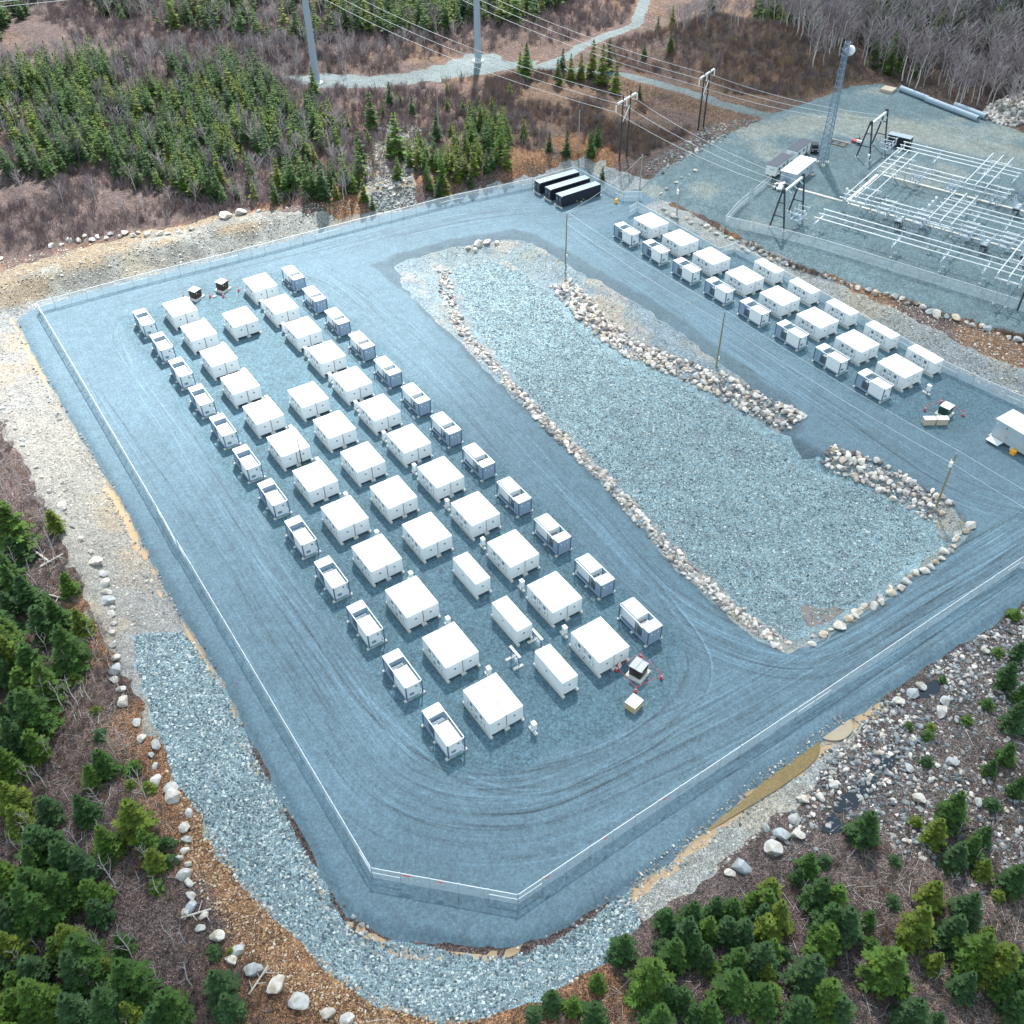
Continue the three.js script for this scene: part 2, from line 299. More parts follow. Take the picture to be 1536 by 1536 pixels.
  zoneSpec.forEach(([name, mat, tile], zi) => {
    const P = out[zi].p, n = P.length / 3; if (!n) return;
    const nor = new Float32Array(n * 3), uv = new Float32Array(n * 2), col = new Float32Array(n * 3), e = 0.35;
    for (let k = 0; k < n; k++) {
      const x = P[k * 3], z = P[k * 3 + 2], near = x > -60 && x < 420 && z > -460 && z < 60;
      if (near) { const hx = (height(x + e, z) - height(x - e, z)) / (2 * e), hz = (height(x, z + e) - height(x, z - e)) / (2 * e), l = 1 / Math.hypot(hx, 1, hz); nor.set([-hx * l, l, -hz * l], k * 3); } else nor.set([0, 1, 0], k * 3);
      if (tile) { uv[k * 2] = x / tile; uv[k * 2 + 1] = z / tile; } else { uv[k * 2] = (x - PX0) / PS; uv[k * 2 + 1] = (z - PZ0) / PS; }
      let r = 1, g = 1, b = 1;
      const v = fbm(x * 0.03, z * 0.03, 3, 45) - 0.5, w = fbm(x * 0.11, z * 0.11, 3, 46) - 0.5;
      if (name === 'ground') {
        const tan = sst(0.02, 0.2, v + w * 0.5), d = near ? sdPoly(PAD, x, z) : 99;
        const rust = d < 17 && !(x > 34 && z > -45) ? Math.max(sst(0.0, 0.12, w + 0.08), z > -80 && x < 30 && d < 12 ? 0.9 : 0) * sst(17, 12, d) * sst(2.2, 3.4, d) : 0;
        r = lerp(lerp(0.9, 1.2, tan), 1.75, rust); g = lerp(lerp(0.9, 1.12, tan), 1.3, rust); b = lerp(lerp(0.95, 0.95, tan), 0.8, rust);
        const up = near && x > 140 && z < -178 ? 1 : 0; if (up) { r *= 1.06; g *= 1.0; b *= 0.92; }
        if (near && x > 232 && z > -245) { const q = sst(-1, 4, sdPoly(YARD, x, z)); r *= lerp(1, 0.72, q); g *= lerp(1, 0.74, q); b *= lerp(1, 0.78, q); }
        if (near && x > 40 && z > -40) { const q = 0.55 + 0.45 * sst(2, -2, sdPoly(FIELD, x, z) + w * 8); r = lerp(r, 0.92, q); g = lerp(g, 1.02, q); b = lerp(b, 1.1, q); }
      } else if (name === 'rubble_slope' || name === 'basin_bank') {
        const o = sst(0.05, 0.2, w), q = sst(0.0, 0.15, v);
        r = 1 + 0.16 * o - 0.03 * q; g = 1 + 0.03 * o; b = 1 - 0.12 * o + 0.08 * q;
        if (name === 'basin_bank') { const tp = sst(0.03, 0.14, fbm(x * 0.16, z * 0.16, 3, 38) - 0.5); r *= lerp(0.72, 1.0, tp); g *= lerp(0.88, 0.96, tp); b *= lerp(0.98, 0.92, tp); }
        if (name === 'rubble_slope' && x < 13 && z > -186) { r *= 0.95; g *= 0.88; b *= 0.82; }
        if (z < -186 && name === 'rubble_slope') { const dd = sdPoly(PAD, x, z), gr = sst(0.4, 0.56, fbm(x * 0.3, z * 0.3, 3, 36)), ru = sst(0.47, 0.6, fbm(x * 0.07, z * 0.2, 3, 37) + (dd - 9) * 0.03); r *= lerp(lerp(0.95, 0.66, gr), 0.88, ru); g *= lerp(lerp(0.93, 0.63, gr), 0.66, ru); b *= lerp(lerp(0.9, 0.6, gr), 0.46, ru); }
      } else if (name === 'substation_ground') {
        const dirt = sst(0.04, 0.2, w) * sst(-128, -140, z - (x - 150) * 0.2) * 0.8; const lane = sst(9, 2, dLine([[188, -172], [208, -168], [222, -150], [230, -125], [236, -95]], x, z) + (fbm(x * 0.25, z * 0.08, 3, 77) - 0.5) * 12), dd = Math.max(dirt, lane); r = 1 + 0.95 * dd + w * 0.25; g = 1 + 0.42 * dd + w * 0.25; b = 1 + 0.16 * dd + w * 0.25;
      } else if (name === 'access_road' || name === 'gravel_clearing') { const q = 1 + w * 0.4; r = 1.06 * q; g = 0.88 * q; b = 0.82 * q;
      } else if (name !== 'gravel_pad') { const q = 1 + w * 0.35 + v * 0.2; r = g = b = q; }
      col.set([r, g, b], k * 3);
    }
    const G = new THREE.BufferGeometry();
    G.setAttribute('position', new THREE.BufferAttribute(new Float32Array(P), 3)); G.setAttribute('normal', new THREE.BufferAttribute(nor, 3));
    G.setAttribute('uv', new THREE.BufferAttribute(uv, 2)); if (mat !== 'silt') G.setAttribute('color', new THREE.BufferAttribute(col, 3));
    structure(name, G, M[mat]);
  });
}
buildGround();
console.log('ground');

// ---------------------------------------------------------------- shared object materials
const grime = tex(256, (i, j, c) => { const o = (j * 4) * N + i * 4, v = 246 + n8[o] * 10 + n70[o] * 8 + (hash2(i, j, 3) - 0.5) * 5; c[0] = v; c[1] = v; c[2] = v; });
const K = {
  white: std([0.84, 0.86, 0.88], 0.5, { map: grime }), roof: std([0.85, 0.86, 0.87], 0.6, { map: grime }), seam: std([0.24, 0.29, 0.35], 0.6), vent: std([0.13, 0.17, 0.22], 0.6), dark: std([0.03, 0.035, 0.045], 0.5),
  steel: std([0.1, 0.16, 0.24], 0.5, { metalness: 0.2 }), skidGrey: std([0.26, 0.34, 0.45], 0.55), tank: std([0.16, 0.2, 0.24], 0.5), galv: std([0.5, 0.54, 0.58], 0.45, { metalness: 0.35 }), wire: std([0.62, 0.66, 0.7], 0.5, { metalness: 0.2 }),
  conc: std([0.62, 0.61, 0.58], 0.9, { map: grime }), red: std([0.6, 0.03, 0.05], 0.6), green: std([0.02, 0.42, 0.2], 0.6), orange: std([0.95, 0.42, 0.02], 0.6), coneRed: std([0.8, 0.06, 0.05], 0.6), coneWhite: std([0.8, 0.8, 0.8], 0.6),
  black: std([0.012, 0.016, 0.03], 0.5), blackRoof: std([0.3, 0.36, 0.42], 0.7), ply: std([0.55, 0.4, 0.24], 0.8, { map: grime }), timber: std([0.2, 0.15, 0.11], 0.9), paleTimber: std([0.5, 0.42, 0.34], 0.9), kioskGreen: std([0.01, 0.045, 0.04], 0.45), kioskBrown: std([0.035, 0.02, 0.018], 0.5), tarp: std([0.42, 0.42, 0.44], 0.6), bronze: std([0.5, 0.3, 0.08], 0.5),
  bus: std([0.74, 0.76, 0.78], 0.4, { metalness: 0.3 }), subSteel: std([0.42, 0.5, 0.6], 0.5, { metalness: 0.25 }), porcelain: std([0.5, 0.58, 0.68], 0.3), aframe: std([0.03, 0.04, 0.055], 0.6), trench: std([0.68, 0.64, 0.58], 0.9, { map: grime }), shed: std([0.42, 0.5, 0.56], 0.6, { map: grime }), trailerRoof: std([0.09, 0.1, 0.13], 0.8), pipe: std([0.3, 0.38, 0.46], 0.55), cable: std([0.55, 0.6, 0.64], 0.5), darkCable: std([0.1, 0.12, 0.14], 0.6), window: std([0.04, 0.06, 0.09], 0.2), snow: std([0.75, 0.77, 0.8], 0.9), yellow: std([0.7, 0.5, 0.05], 0.7), brown: std([0.13, 0.06, 0.04], 0.8), lattice: std([0.2, 0.28, 0.38], 0.5, { metalness: 0.2 }), mono: std([0.3, 0.38, 0.46], 0.6, { metalness: 0.15 }),
};
const ORD = ['first', 'second', 'third', 'fourth', 'fifth', 'sixth', 'seventh', 'eighth', 'ninth', 'tenth', 'eleventh', 'twelfth'];

// ---------------------------------------------------------------- battery containers (door side faces local -x)
const CW = 2.4, CL = 6.06, CY = 0.42, CT = 2.87;
function makeContainer() {
  const g = thing('battery_container', 'white battery container', 'container'), H = CT - CY, ym = (CT + CY) / 2;
  part('body', rbox(CW - 0.12, H - 0.08, CL - 0.06, 0, ym - 0.03, 0, 0.04), K.white, g);
  const roof = part('roof', rbox(CW, 0.1, CL, 0, CT - 0.05, 0, 0.04), K.roof, g);
  part('roof_seam', join([box(0.03, 0.012, CL - 0.3, CW / 2 - 0.25, CT + 0.004, 0), box(CW - 0.3, 0.012, 0.03, 0, CT + 0.005, -2.1)]), K.white, roof);
  for (const sx of [-1, 1]) for (const sz of [-1, 1]) part('corner_post', box(0.12, H - 0.12, 0.12, sx * (CW / 2 - 0.1), ym - 0.02, sz * (CL / 2 - 0.07)), K.white, g);
  const fx = -CW / 2 + 0.05;
  for (const [z0, z1] of [[-2.85, -1.75], [1.75, 2.85]]) {
    const d = part('door', box(0.05, H - 0.32, z1 - z0 - 0.06, fx, ym - 0.02, (z0 + z1) / 2), K.white, g);
    part('handle', box(0.05, 0.5, 0.05, fx - 0.04, ym - 0.2, z1 > 0 ? z0 + 0.18 : z1 - 0.18), K.seam, d);
    
  }
  for (const z of [-1.74, -0.5, 0.5, 1.74]) part('door_gap', box(0.03, H - 0.3, 0.05, fx + 0.006, ym - 0.02, z), K.seam, g);
  for (const s of [-1, 1]) {
    const c = part('cooling_unit', box(0.07, H - 0.34, 1.14, fx - 0.005, ym - 0.02, s * 1.12), K.white, g);
    part('vent', box(0.03, 0.6, 0.52, fx - 0.045, CT - 0.75, s * 1.12), K.vent, c);
    part('lower_vent', box(0.03, 0.26, 0.24, fx - 0.045, CY + 0.75, s * 1.12 + 0.06), K.vent, c);
  }
  const p = part('control_panel', box(0.06, H - 0.36, 0.9, fx, ym - 0.02, 0), K.white, g);
  part('nameplate', box(0.03, 0.1, 0.62, fx - 0.035, CT - 0.3, 0), K.brown, p);
  part('screen', box(0.03, 0.42, 0.4, fx - 0.035, CT - 0.8, 0.02), K.skidGrey, p);
  part('switch_box', box(0.05, 0.32, 0.34, fx - 0.04, CY + 0.62, 0.05), K.skidGrey, p);
  part('cable_entry', box(0.05, 0.16, 0.3, fx - 0.035, CY + 0.18, -0.1), K.dark, p);
  for (const s of [-1, 1]) {
    const e = part('end_panel', box(CW - 0.42, H - 0.4, 0.04, 0, ym - 0.02, s * (CL / 2 - 0.01)), K.white, g);
    part('emblem', new THREE.CylinderGeometry(0.17, 0.17, 0.03, 6).rotateX(Math.PI / 2).translate(0.1, CT - 0.95, s * (CL / 2 + 0.022)), K.vent, e);
    for (const x of [-0.72, 0.72]) part('panel_rib', box(0.04, H - 0.5, 0.03, x, ym - 0.02, s * (CL / 2 + 0.02)), K.white, e);
    for (const y of [0.14, 1.95]) part('panel_rib', box(1.4, 0.03, 0.03, 0, CY + y, s * (CL / 2 + 0.022)), K.white, e);
  }
  part('back_vent', new THREE.CylinderGeometry(0.14, 0.14, 0.03, 6).rotateZ(Math.PI / 2).translate(CW / 2 - 0.02, CT - 1.1, 0.4), K.vent, g);
  for (const s of [-1, 1]) part('foundation_beam', rbox(0.36, 0.36, CL + 0.5, s * (CW / 2 - 0.14), 0.18, 0, 0.03), K.conc, g);
  part('floor_frame', box(CW - 0.5, 0.14, CL - 0.3, 0, 0.38, 0), K.steel, g);
  return g;
}
const container0 = makeContainer();
let firstUsed = false;
function placeContainer(x, z, facing, label, group) {                 // facing: -1 doors to -x, 1 doors to +x
  const turn = facing < 0 ? 0 : Math.PI, y = 0;
  if (!firstUsed) { firstUsed = true; container0.position.set(x, y, z); container0.rotation.y = turn; container0.userData.label = label; container0.userData.group = group; return; }
  copyOf(container0, [x, y, z], turn, label, group);
}
const HALF = 1.228, PITCH = 10.02, Z12 = -61.05;
for (let k = 0; k < 12; k++) {
  const z = Z12 - k * PITCH, o = ORD[k];
  placeContainer(36.83 - HALF, z, -1, `white battery container facing the fence-side power skids, ${o} from the plywood crate end`, 'containers facing the fence-side skids');
  placeContainer(36.83 + HALF, z, 1, `white battery container backing onto a fence-facing one, ${o} from the plywood crate end`, 'containers backing onto the fence-facing row');
  placeContainer(53.15 - HALF, z, -1, `white battery container, back to the basin-side row, ${o} from the plywood crate end`, 'containers behind the basin-side row');
  placeContainer(53.15 + HALF, z, 1, `white battery container facing the basin-side power skids, ${o} from the plywood crate end`, 'containers facing the basin-side skids');
}
for (const [i, k] of [10, 7, 6, 5, 4, 3].entries()) {
  const z = Z12 - k * PITCH, o = i ? `${ORD[5 - i]} pair from the single units` : 'standing apart nearest the dark kiosks';
  placeContainer(44.95 - HALF, z, -1, `white battery container, door half of a middle row pair, ${o}`, 'middle row containers with doors in view');
  placeContainer(44.95 + HALF, z, 1, `white battery container, plain half of a middle row pair, ${o}`, 'middle row containers with doors turned away');
}
for (let k = 0; k < 3; k++) placeContainer(46.25, Z12 - k * PITCH, 1, `white battery container standing single without a partner, ${ORD[k]} from the plywood crate`, 'single containers at the end of the middle row');
const RP = 9.62, RZ = -80.65;
for (let k = 0; k < 8; k++) {
  placeContainer(133.75 - HALF, RZ - k * RP, -1, `white battery container facing the roadside power skids, ${ORD[k]} from the green transformer`, 'containers facing the roadside skids');
  placeContainer(133.75 + HALF, RZ - k * RP, 1, `white battery container backing onto a roadside-facing one, ${ORD[k]} from the green transformer`, 'containers backing onto the roadside row');
}
for (let k = 0; k < 5; k++) placeContainer(140.4, RZ - k * RP, -1, `white battery container in the single row against the boundary fence, ${ORD[k]} from the green transformer`, 'single containers against the boundary fence');

// ---------------------------------------------------------------- power conversion skids in open 6 m frames
function makeSkid() {
  const g = thing('power_skid', 'power skid', 'power skid'), w = 1.19, l = 3.03, t = 2.82;
  for (const sx of [-1, 1]) for (const sz of [-1, 1]) part('corner_post', box(0.14, t - 0.36, 0.14, sx * (w - 0.07), (t + 0.36) / 2, sz * (l - 0.07)), K.steel, g);
  for (const sx of [-1, 1]) part('mid_post', box(0.1, t - 0.5, 0.1, sx * (w - 0.06), (t + 0.36) / 2, -0.42), K.steel, g);
  part('base_frame', join([box(0.16, 0.22, 2 * l, -w + 0.08, 0.36, 0), box(0.16, 0.22, 2 * l, w - 0.08, 0.36, 0), box(2 * w - 0.32, 0.2, 0.16, 0, 0.36, -l + 0.08), box(2 * w - 0.32, 0.2, 0.16, 0, 0.36, l - 0.08), box(2 * w - 0.32, 0.06, 2 * l - 0.32, 0, 0.42, 0)]), K.skidGrey, g);
  part('top_rail', join([box(0.1, 0.1, 2 * l, w - 0.05, t - 0.05, 0), box(0.1, 0.1, 2 * l, -w + 0.05, t - 0.05, 0), box(2 * w - 0.2, 0.1, 0.1, 0, t - 0.051, l - 0.05), box(2 * w - 0.2, 0.1, 0.1, 0, t - 0.051, -l + 0.05)]), K.white, g);
  // switchgear cabinet under its own roof
  const c = part('switchgear_cabinet', box(2 * w - 0.3, 2.2, 1.34, 0, 1.56, -2.3), K.skidGrey, g);
  part('cabinet_roof', box(2 * w - 0.06, 0.08, 1.5, 0, t + 0.02, -2.27), K.roof, c);
  for (const x of [-0.52, 0.02, 0.56]) part('cabinet_door', box(0.46, 1.9, 0.03, x, 1.55, -2.985), K.skidGrey, c);
  part('door_mark', join([box(0.16, 0.2, 0.02, -0.52, 2.0, -3.005), box(0.1, 0.14, 0.02, 0.02, 1.7, -3.005), box(0.2, 0.22, 0.02, 0.58, 2.1, -3.005)]), K.white, c);
  part('side_panel', join([box(0.03, 1.9, 0.56, -w + 0.1, 1.55, -2.6), box(0.03, 1.9, 0.56, -w + 0.1, 1.55, -1.98), box(0.03, 1.9, 0.56, w - 0.1, 1.55, -2.6), box(0.03, 1.9, 0.56, w - 0.1, 1.55, -1.98)]), K.skidGrey, c);
  // transformer in the open bay
  const tr = part('transformer_tank', rbox(1.5, 1.35, 0.8, 0, 1.15, -1.02, 0.04), K.tank, g);
  for (const sx of [-1, 1]) { const fin = []; for (let i = 0; i < 5; i++) fin.push(box(0.26, 1.1, 0.05, sx * 0.9, 1.1, -1.32 + i * 0.15)); part('radiator', join(fin), K.tank, tr); }
  for (const x of [-0.45, 0, 0.45]) part('bushing', new THREE.CylinderGeometry(0.05, 0.09, 0.36, 8).translate(x, 2.0, -1.1), K.porcelain, tr);
  part('tank_cover', box(1.56, 0.08, 0.86, 0, 1.87, -1.02), K.white, tr);
  part('cable_duct', join([box(0.9, 0.1, 0.1, 0.2, 2.3, -0.62), box(0.1, 0.5, 0.1, -0.3, 2.1, -0.62)]), K.dark, g);
  // inverter enclosure
  const v = part('inverter_enclosure', rbox(1.9, 2.22, 3.1, -0.16, 1.56, 1.35, 0.04), K.white, g);
  part('enclosure_roof', rbox(1.96, 0.08, 3.16, -0.16, 2.7, 1.35, 0.03), K.roof, v);
  for (const z of [0.35, 1.4, 2.4]) for (const x of [-1.125, 0.805]) part('side_door', box(0.03, 1.7, 0.94, x, 1.55, z), K.white, v);
  part('red_mark', join([0, 1, 2].map(i => box(0.02, 0.16 - 0.03 * (i % 2), 0.16, 0.83, 2.2, 1.95 + i * 0.19))), K.red, v);
  part('end_vent', box(0.26, 0.2, 0.03, 0.35, 2.1, 2.915), K.dark, v);
  part('end_louvre', box(0.62, 0.44, 0.03, -0.35, 1.05, 2.915), K.skidGrey, v);
  part('louvre_blade', join([0, 1, 2, 3].map(i => box(0.56, 0.03, 0.04, -0.35, 0.9 + i * 0.1, 2.925))), K.vent, v);
  part('walkway_grating', join(Array.from({ length: 20 }, (_, i) => box(0.3, 0.03, 0.05, 0.96, 0.5, -0.2 + i * 0.16))), K.steel, g);
  for (const z of [-2.85, 0, 2.85]) for (const s of [-1, 1]) part('foot', rbox(0.46, 0.24, 0.34, s * (w + 0.06), 0.12, z, 0.02), K.conc, g);
  part('cross_beam', box(2 * w - 0.5, 0.2, 0.3, 0, 0.12, 2.85), K.conc, g);
  part('earth_lug', box(0.5, 0.08, 0.14, 0.1, 0.28, 3.02), K.green, g);
  return g;
}
const skid0 = makeSkid();
let skidUsed = false;
function placeSkid(x, z, turn, label, group) { if (!skidUsed) { skidUsed = true; skid0.position.set(x, 0, z); skid0.rotation.y = turn; skid0.userData.label = label; skid0.userData.group = group; } else copyOf(skid0, [x, 0, z], turn, label, group); }
for (let k = 0; k < 12; k++) {
  placeSkid(29.9, -61.2 - k * 10.03, 0, `open-frame power skid nearest the perimeter fence, ${ORD[k]} from the plywood crate end`, 'fence-side power skids');
  placeSkid(60.15, -61.4 - k * 9.98, Math.PI, `open-frame power skid with grey cabinet along the basin lane, ${ORD[k]} from the plywood crate end`, 'basin-side power skids');
}
for (let k = 0; k < 8; k++) placeSkid(127.2, -80.4 - k * 9.66, 0, `open-frame power skid beside the pole line road, ${ORD[k]} from the green transformer`, 'roadside power skids');

// ---------------------------------------------------------------- cable pedestals on concrete strips
function makePedestal() {
  const g = thing('cable_pedestal', 'white cable pedestal', 'pedestal');
  part('concrete_strip', rbox(0.42, 0.2, 1.5, 0, 0.1, 0, 0.02), K.conc, g);
  part('post', join([box(0.1, 0.7, 0.1, -0.1, 0.5, 0.15), box(0.1, 0.7, 0.1, 0.1, 0.5, 0.15)]), K.steel, g);
  const c = part('cabinet', rbox(0.5, 1.1, 0.62, 0, 1.25, 0.15, 0.03), K.white, g);
  part('hood', rbox(0.58, 0.07, 0.72, 0, 1.83, 0.15, 0.02), K.white, c); part('cabinet_door', box(0.03, 0.9, 0.5, -0.26, 1.25, 0.15), K.white, c);
  part('conduit', new THREE.CylinderGeometry(0.06, 0.06, 0.9, 8).translate(-0.02, 0.5, -0.35), K.galv, g);
  return g;
}
const ped0 = makePedestal(); let pedUsed = false;
function ped(x, z, label, group) { if (!pedUsed) { pedUsed = true; ped0.position.set(x, 0, z); ped0.userData.label = label; ped0.userData.group = group; } else copyOf(ped0, [x, 0, z], 0, label, group); }
for (let k = 0; k < 12; k++) ped(39.3, -56 - k * 10.02, `white cabinet pedestal at the fence-side container rows, ${ORD[k]} from the plywood crate end`, 'pedestals of the fence-side container rows');
for (let k = 0; k < 11; k++) ped(51.2, -66.1 - k * 10.02, `white cabinet pedestal between basin-side container pairs, ${ORD[k]} from the plywood crate end`, 'pedestals of the basin-side container rows');
for (let k = 0; k < 8; k++) ped(134.6, -74.9 - k * RP, `white cabinet pedestal between roadside container pairs, ${ORD[k]} from the green transformer`, 'pedestals of the roadside container rows');
// cable stands between the last single containers
for (const [x, z, l] of [[43.2, -65.9, 'steel cable stand on two concrete strips, out in the open beside the single containers'], [47.2, -66.7, 'steel cable stand squeezed between two single white containers']]) {
  const g = thing('cable_stand', l, 'cable stand', [x, 0, z]);
  for (const d of [-0.9, 0.9]) { part('concrete_strip', rbox(1.5, 0.18, 0.4, 0, 0.09, d, 0.02), K.conc, g); part('post', box(0.1, 2, 0.1, 0.1, 1.15, d), K.steel, g); }
  part('rail', join([box(0.08, 0.08, 1.9, 0.1, 1.1, 0), box(0.08, 0.08, 1.9, 0.1, 0.6, 0)]), K.steel, g);
  part('tray', join([box(0.3, 0.04, 2.3, 0.1, 2.18, 0), box(0.03, 0.12, 2.3, -0.06, 2.25, 0), box(0.03, 0.12, 2.3, 0.26, 2.25, 0)]), K.white, g);
  part('junction_box', rbox(0.24, 0.5, 0.4, -0.08, 1.3, 0.5, 0.02), K.white, g);
}
{ const g = thing('light_mast', 'slim dark mast rising in front of a white container pair', 'mast', [37.2, 0, -117.4]);
  part('pole', new THREE.CylinderGeometry(0.07, 0.1, 6, 10).translate(0, 3, 0), K.aframe, g); part('base_plate', new THREE.CylinderGeometry(0.28, 0.3, 0.12, 12).translate(0, 0.06, 0), K.conc, g); part('cap', new THREE.SphereGeometry(0.1, 10, 6).translate(0, 6.03, 0), K.vent, g); }

// ---------------------------------------------------------------- pad-mounted transformers, cones, crates
function kiosk(x, z, turn, label, brown) {
  const g = thing('kiosk_transformer', label, 'transformer', [x, 0, z], turn), m = brown ? K.kioskBrown : K.kioskGreen;
  part('concrete_pad', rbox(2.5, 0.36, 2.3, 0, 0.18, 0, 0.03), K.conc, g);
  const b = part('tank', rbox(1.75, 1.5, 1.0, 0, 1.11, -0.35, 0.04), m, g); part('cabinet', rbox(1.8, 1.45, 0.62, 0, 1.09, 0.5, 0.04), m, g);
  part('hatch', join([box(0.84, 1.25, 0.03, -0.44, 1.08, 0.825), box(0.84, 1.25, 0.03, 0.44, 1.08, 0.825)]), m, b);
  part('lid', brown ? join([rbox(1.95, 0.09, 0.9, 0, 1.98, -0.46, 0.03).rotateX(0), rbox(1.9, 0.07, 0.95, 0, 1.9, 0.42, 0.03)]) : rbox(1.9, 0.09, 1.75, 0, 1.89, 0.06, 0.03), brown ? K.tarp : K.roof, g);
  part('latch', box(0.08, 0.3, 0.05, 0.05, 1.1, 0.85), K.bronze, g);
  part('warning_plate', box(0.22, 0.16, 0.02, -0.5, 1.45, 0.85), K.coneWhite, g);
  if (brown) part('side_fin', join([-0.4, -0.2, 0].map(q => box(0.14, 1.1, 0.05, 0.93, 1.05, q - 0.2))), K.bronze, g);
  return g;
}
kiosk(41.8, -177.6, 0.5, 'dark kiosk transformer on a pale pad beside the fence-side container row end', true);
kiosk(47.4, -177.6, 0.5, 'dark kiosk transformer on a pale pad nearer the basin-side row end', true);
kiosk(55.2, -55.6, 0.35, 'dark kiosk transformer under a grey cover beside the plywood crate', true);
kiosk(132.2, -69.3, 0.15, 'dark green kiosk transformer with pale lid beside stacked timber', false);
const cone0 = (() => { const g = thing('traffic_cone', 'cone', 'traffic cone');
  part('base', rbox(0.52, 0.08, 0.52, 0, 0.04, 0, 0.02), K.dark, g); part('cone', new THREE.CylinderGeometry(0.05, 0.19, 0.95, 14).translate(0, 0.55, 0), K.coneRed, g); part('reflective_band', new THREE.CylinderGeometry(0.103, 0.135, 0.2, 14).translate(0, 0.66, 0), K.coneWhite, g); return g; })();
[[39.8, -179.3, 0], [44.2, -176.3, 0], [46.4, -174.8, 0], [49.8, -175.3, 0], [49.4, -180.2, 0], [53.3, -57.5, 1], [57.2, -53.4, 1], [53.2, -53.6, 1], [57.2, -57.5, 1], [134.4, -67.2, 2], [134.3, -71.6, 2], [130.4, -71.8, 2]].forEach(([x, z, k], i) => {
  const l = ['red and white traffic cone standing round the pair of dark kiosks', 'red and white traffic cone round the covered kiosk by the plywood crate', 'red and white traffic cone round the dark green transformer'][k], gr = ['cones round the kiosk pair', 'cones round the covered kiosk', 'cones round the green transformer'][k];
  if (i) copyOf(cone0, [x, 0, z], i, l, gr); else { cone0.position.set(x, 0, z); cone0.userData.label = l; cone0.userData.group = gr; } });
{ let g = thing('barrier_tape', 'red barrier tape strung between cones round the covered kiosk', 'tape');
  const c = [[53.3, -57.5], [57.2, -57.5], [57.2, -53.4], [53.2, -53.6]]; c.forEach((a, i) => { const b = c[(i + 1) % 4]; part('tape_run', beam([a[0], 0.9, a[1]], [b[0], 0.85, b[1]], 0.02, 0.07), K.coneRed, g); });
  g = thing('barrier_tape', 'red barrier tape strung between cones round the dark green transformer', 'tape');
  [[134.4, -67.2], [134.3, -71.6], [130.4, -71.8]].forEach((a, i, r) => { if (i) part('tape_run', beam([r[i - 1][0], 0.9, r[i - 1][1]], [a[0], 0.85, a[1]], 0.02, 0.07), K.coneRed, g); }); }
{ const g = thing('plywood_crate', 'tan plywood crate with a white lid standing alone', 'crate', [51.5, 0, -51.9], 0.25);
  part('side', rbox(1.7, 1.15, 1.5, 0, 0.72, 0, 0.02), K.ply, g); part('lid', rbox(1.8, 0.08, 1.6, 0, 1.33, 0, 0.02), K.roof, g); for (const z of [-0.6, 0, 0.6]) part('skid_runner', box(1.7, 0.14, 0.14, 0, 0.07, z), K.timber, g);
  for (const x of [-0.8, 0.8]) part('corner_batten', box(0.1, 1.1, 0.05, x, 0.72, 0.775), K.paleTimber, g); }
{ const g = thing('warning_sign', 'small red and white warning board leaning by the covered kiosk', 'sign', [54, 0, -57.9], 0.5);
  part('board', box(0.7, 0.9, 0.04).rotateX(-0.5).translate(0, 0.42, 0), K.coneWhite, g); part('red_heading', box(0.7, 0.22, 0.03).rotateX(-0.5).translate(0, 0.72, -0.14), K.coneRed, g); part('prop', beam([0, 0.75, -0.2], [0, 0, -0.45], 0.04), K.timber, g); }
for (const [i, dx] of [-1.05, 1.05].entries()) { const g = thing('timber_stack', i ? 'banded stack of pale timber, the one touching the green transformer pad' : 'banded stack of pale timber, farther from the green transformer pad', 'timber stack', [128.7 + dx * 0.84, 0, -68.5 + dx * 0.54], -0.57, );
  for (let l = 0; l < 5; l++) for (let k = 0; k < 3; k++) part('board', rbox(1.9, 0.22, 0.34, (hash2(l, k, i) - 0.5) * 0.1, 0.22 + l * 0.23, (k - 1) * 0.36, 0.015), K.paleTimber, g);
  part('bearer', join([box(0.12, 0.1, 1.1, -0.6, 0.05, 0), box(0.12, 0.1, 1.1, 0.6, 0.05, 0)]), K.timber, g); part('cover_sheet', box(1.96, 0.03, 1.1, 0, 1.29, 0), K.roof, g); }
for (const [x, z, l] of [[48.6, -180.8, 'small white block on the gravel behind the dark kiosks'], [45, -175.9, 'small pale block lying beside a cone near the kiosks']]) { const m = solo('concrete_block', rbox(0.7, 0.3, 0.45, 0, 0.15, 0, 0.03), K.conc, l, 'block'); m.position.set(x, 0, z); m.rotation.y = 0.4; }

// equipment house at the edge of the yard
{ const g = thing('equipment_house', 'long pale blue-grey equipment building with a white flat roof', 'building', [135.3, 0, -61.1]);
  part('wall', rbox(4.1, 3.2, 16, 0, 2.1, 8, 0.03), K.shed, g); part('roof', rbox(4.4, 0.18, 16.3, 0, 3.78, 8, 0.04), K.roof, g);
  const d = part('door', box(0.06, 2.1, 1.5, -2.06, 1.65, 1.9), K.tarp, g); part('handle', box(0.05, 0.06, 0.2, -2.11, 1.6, 2.45), K.dark, d);
  part('wall_lamp', box(0.12, 0.16, 0.16, -2.1, 3.1, 2.1), K.dark, g); part('wall_lamp', box(0.14, 0.2, 0.2, -2.1, 3.2, 0.4), K.white, g);
  part('step_platform', box(1.5, 0.1, 2.2, -2.9, 0.5, 1.3), K.white, g); part('step_leg', join([[-3.5, 0.4], [-3.5, 2.2], [-2.4, 0.4], [-2.4, 2.2]].map(([x, z]) => box(0.08, 0.45, 0.08, x, 0.225, z))), K.steel, g);
  for (const z of [0, 4, 8, 12, 16]) part('footing', box(4.6, 0.5, 0.5, 0, 0.25, z), K.conc, g); part('base_rail', box(4, 0.12, 16, 0, 0.46, 8), K.galv, g); }
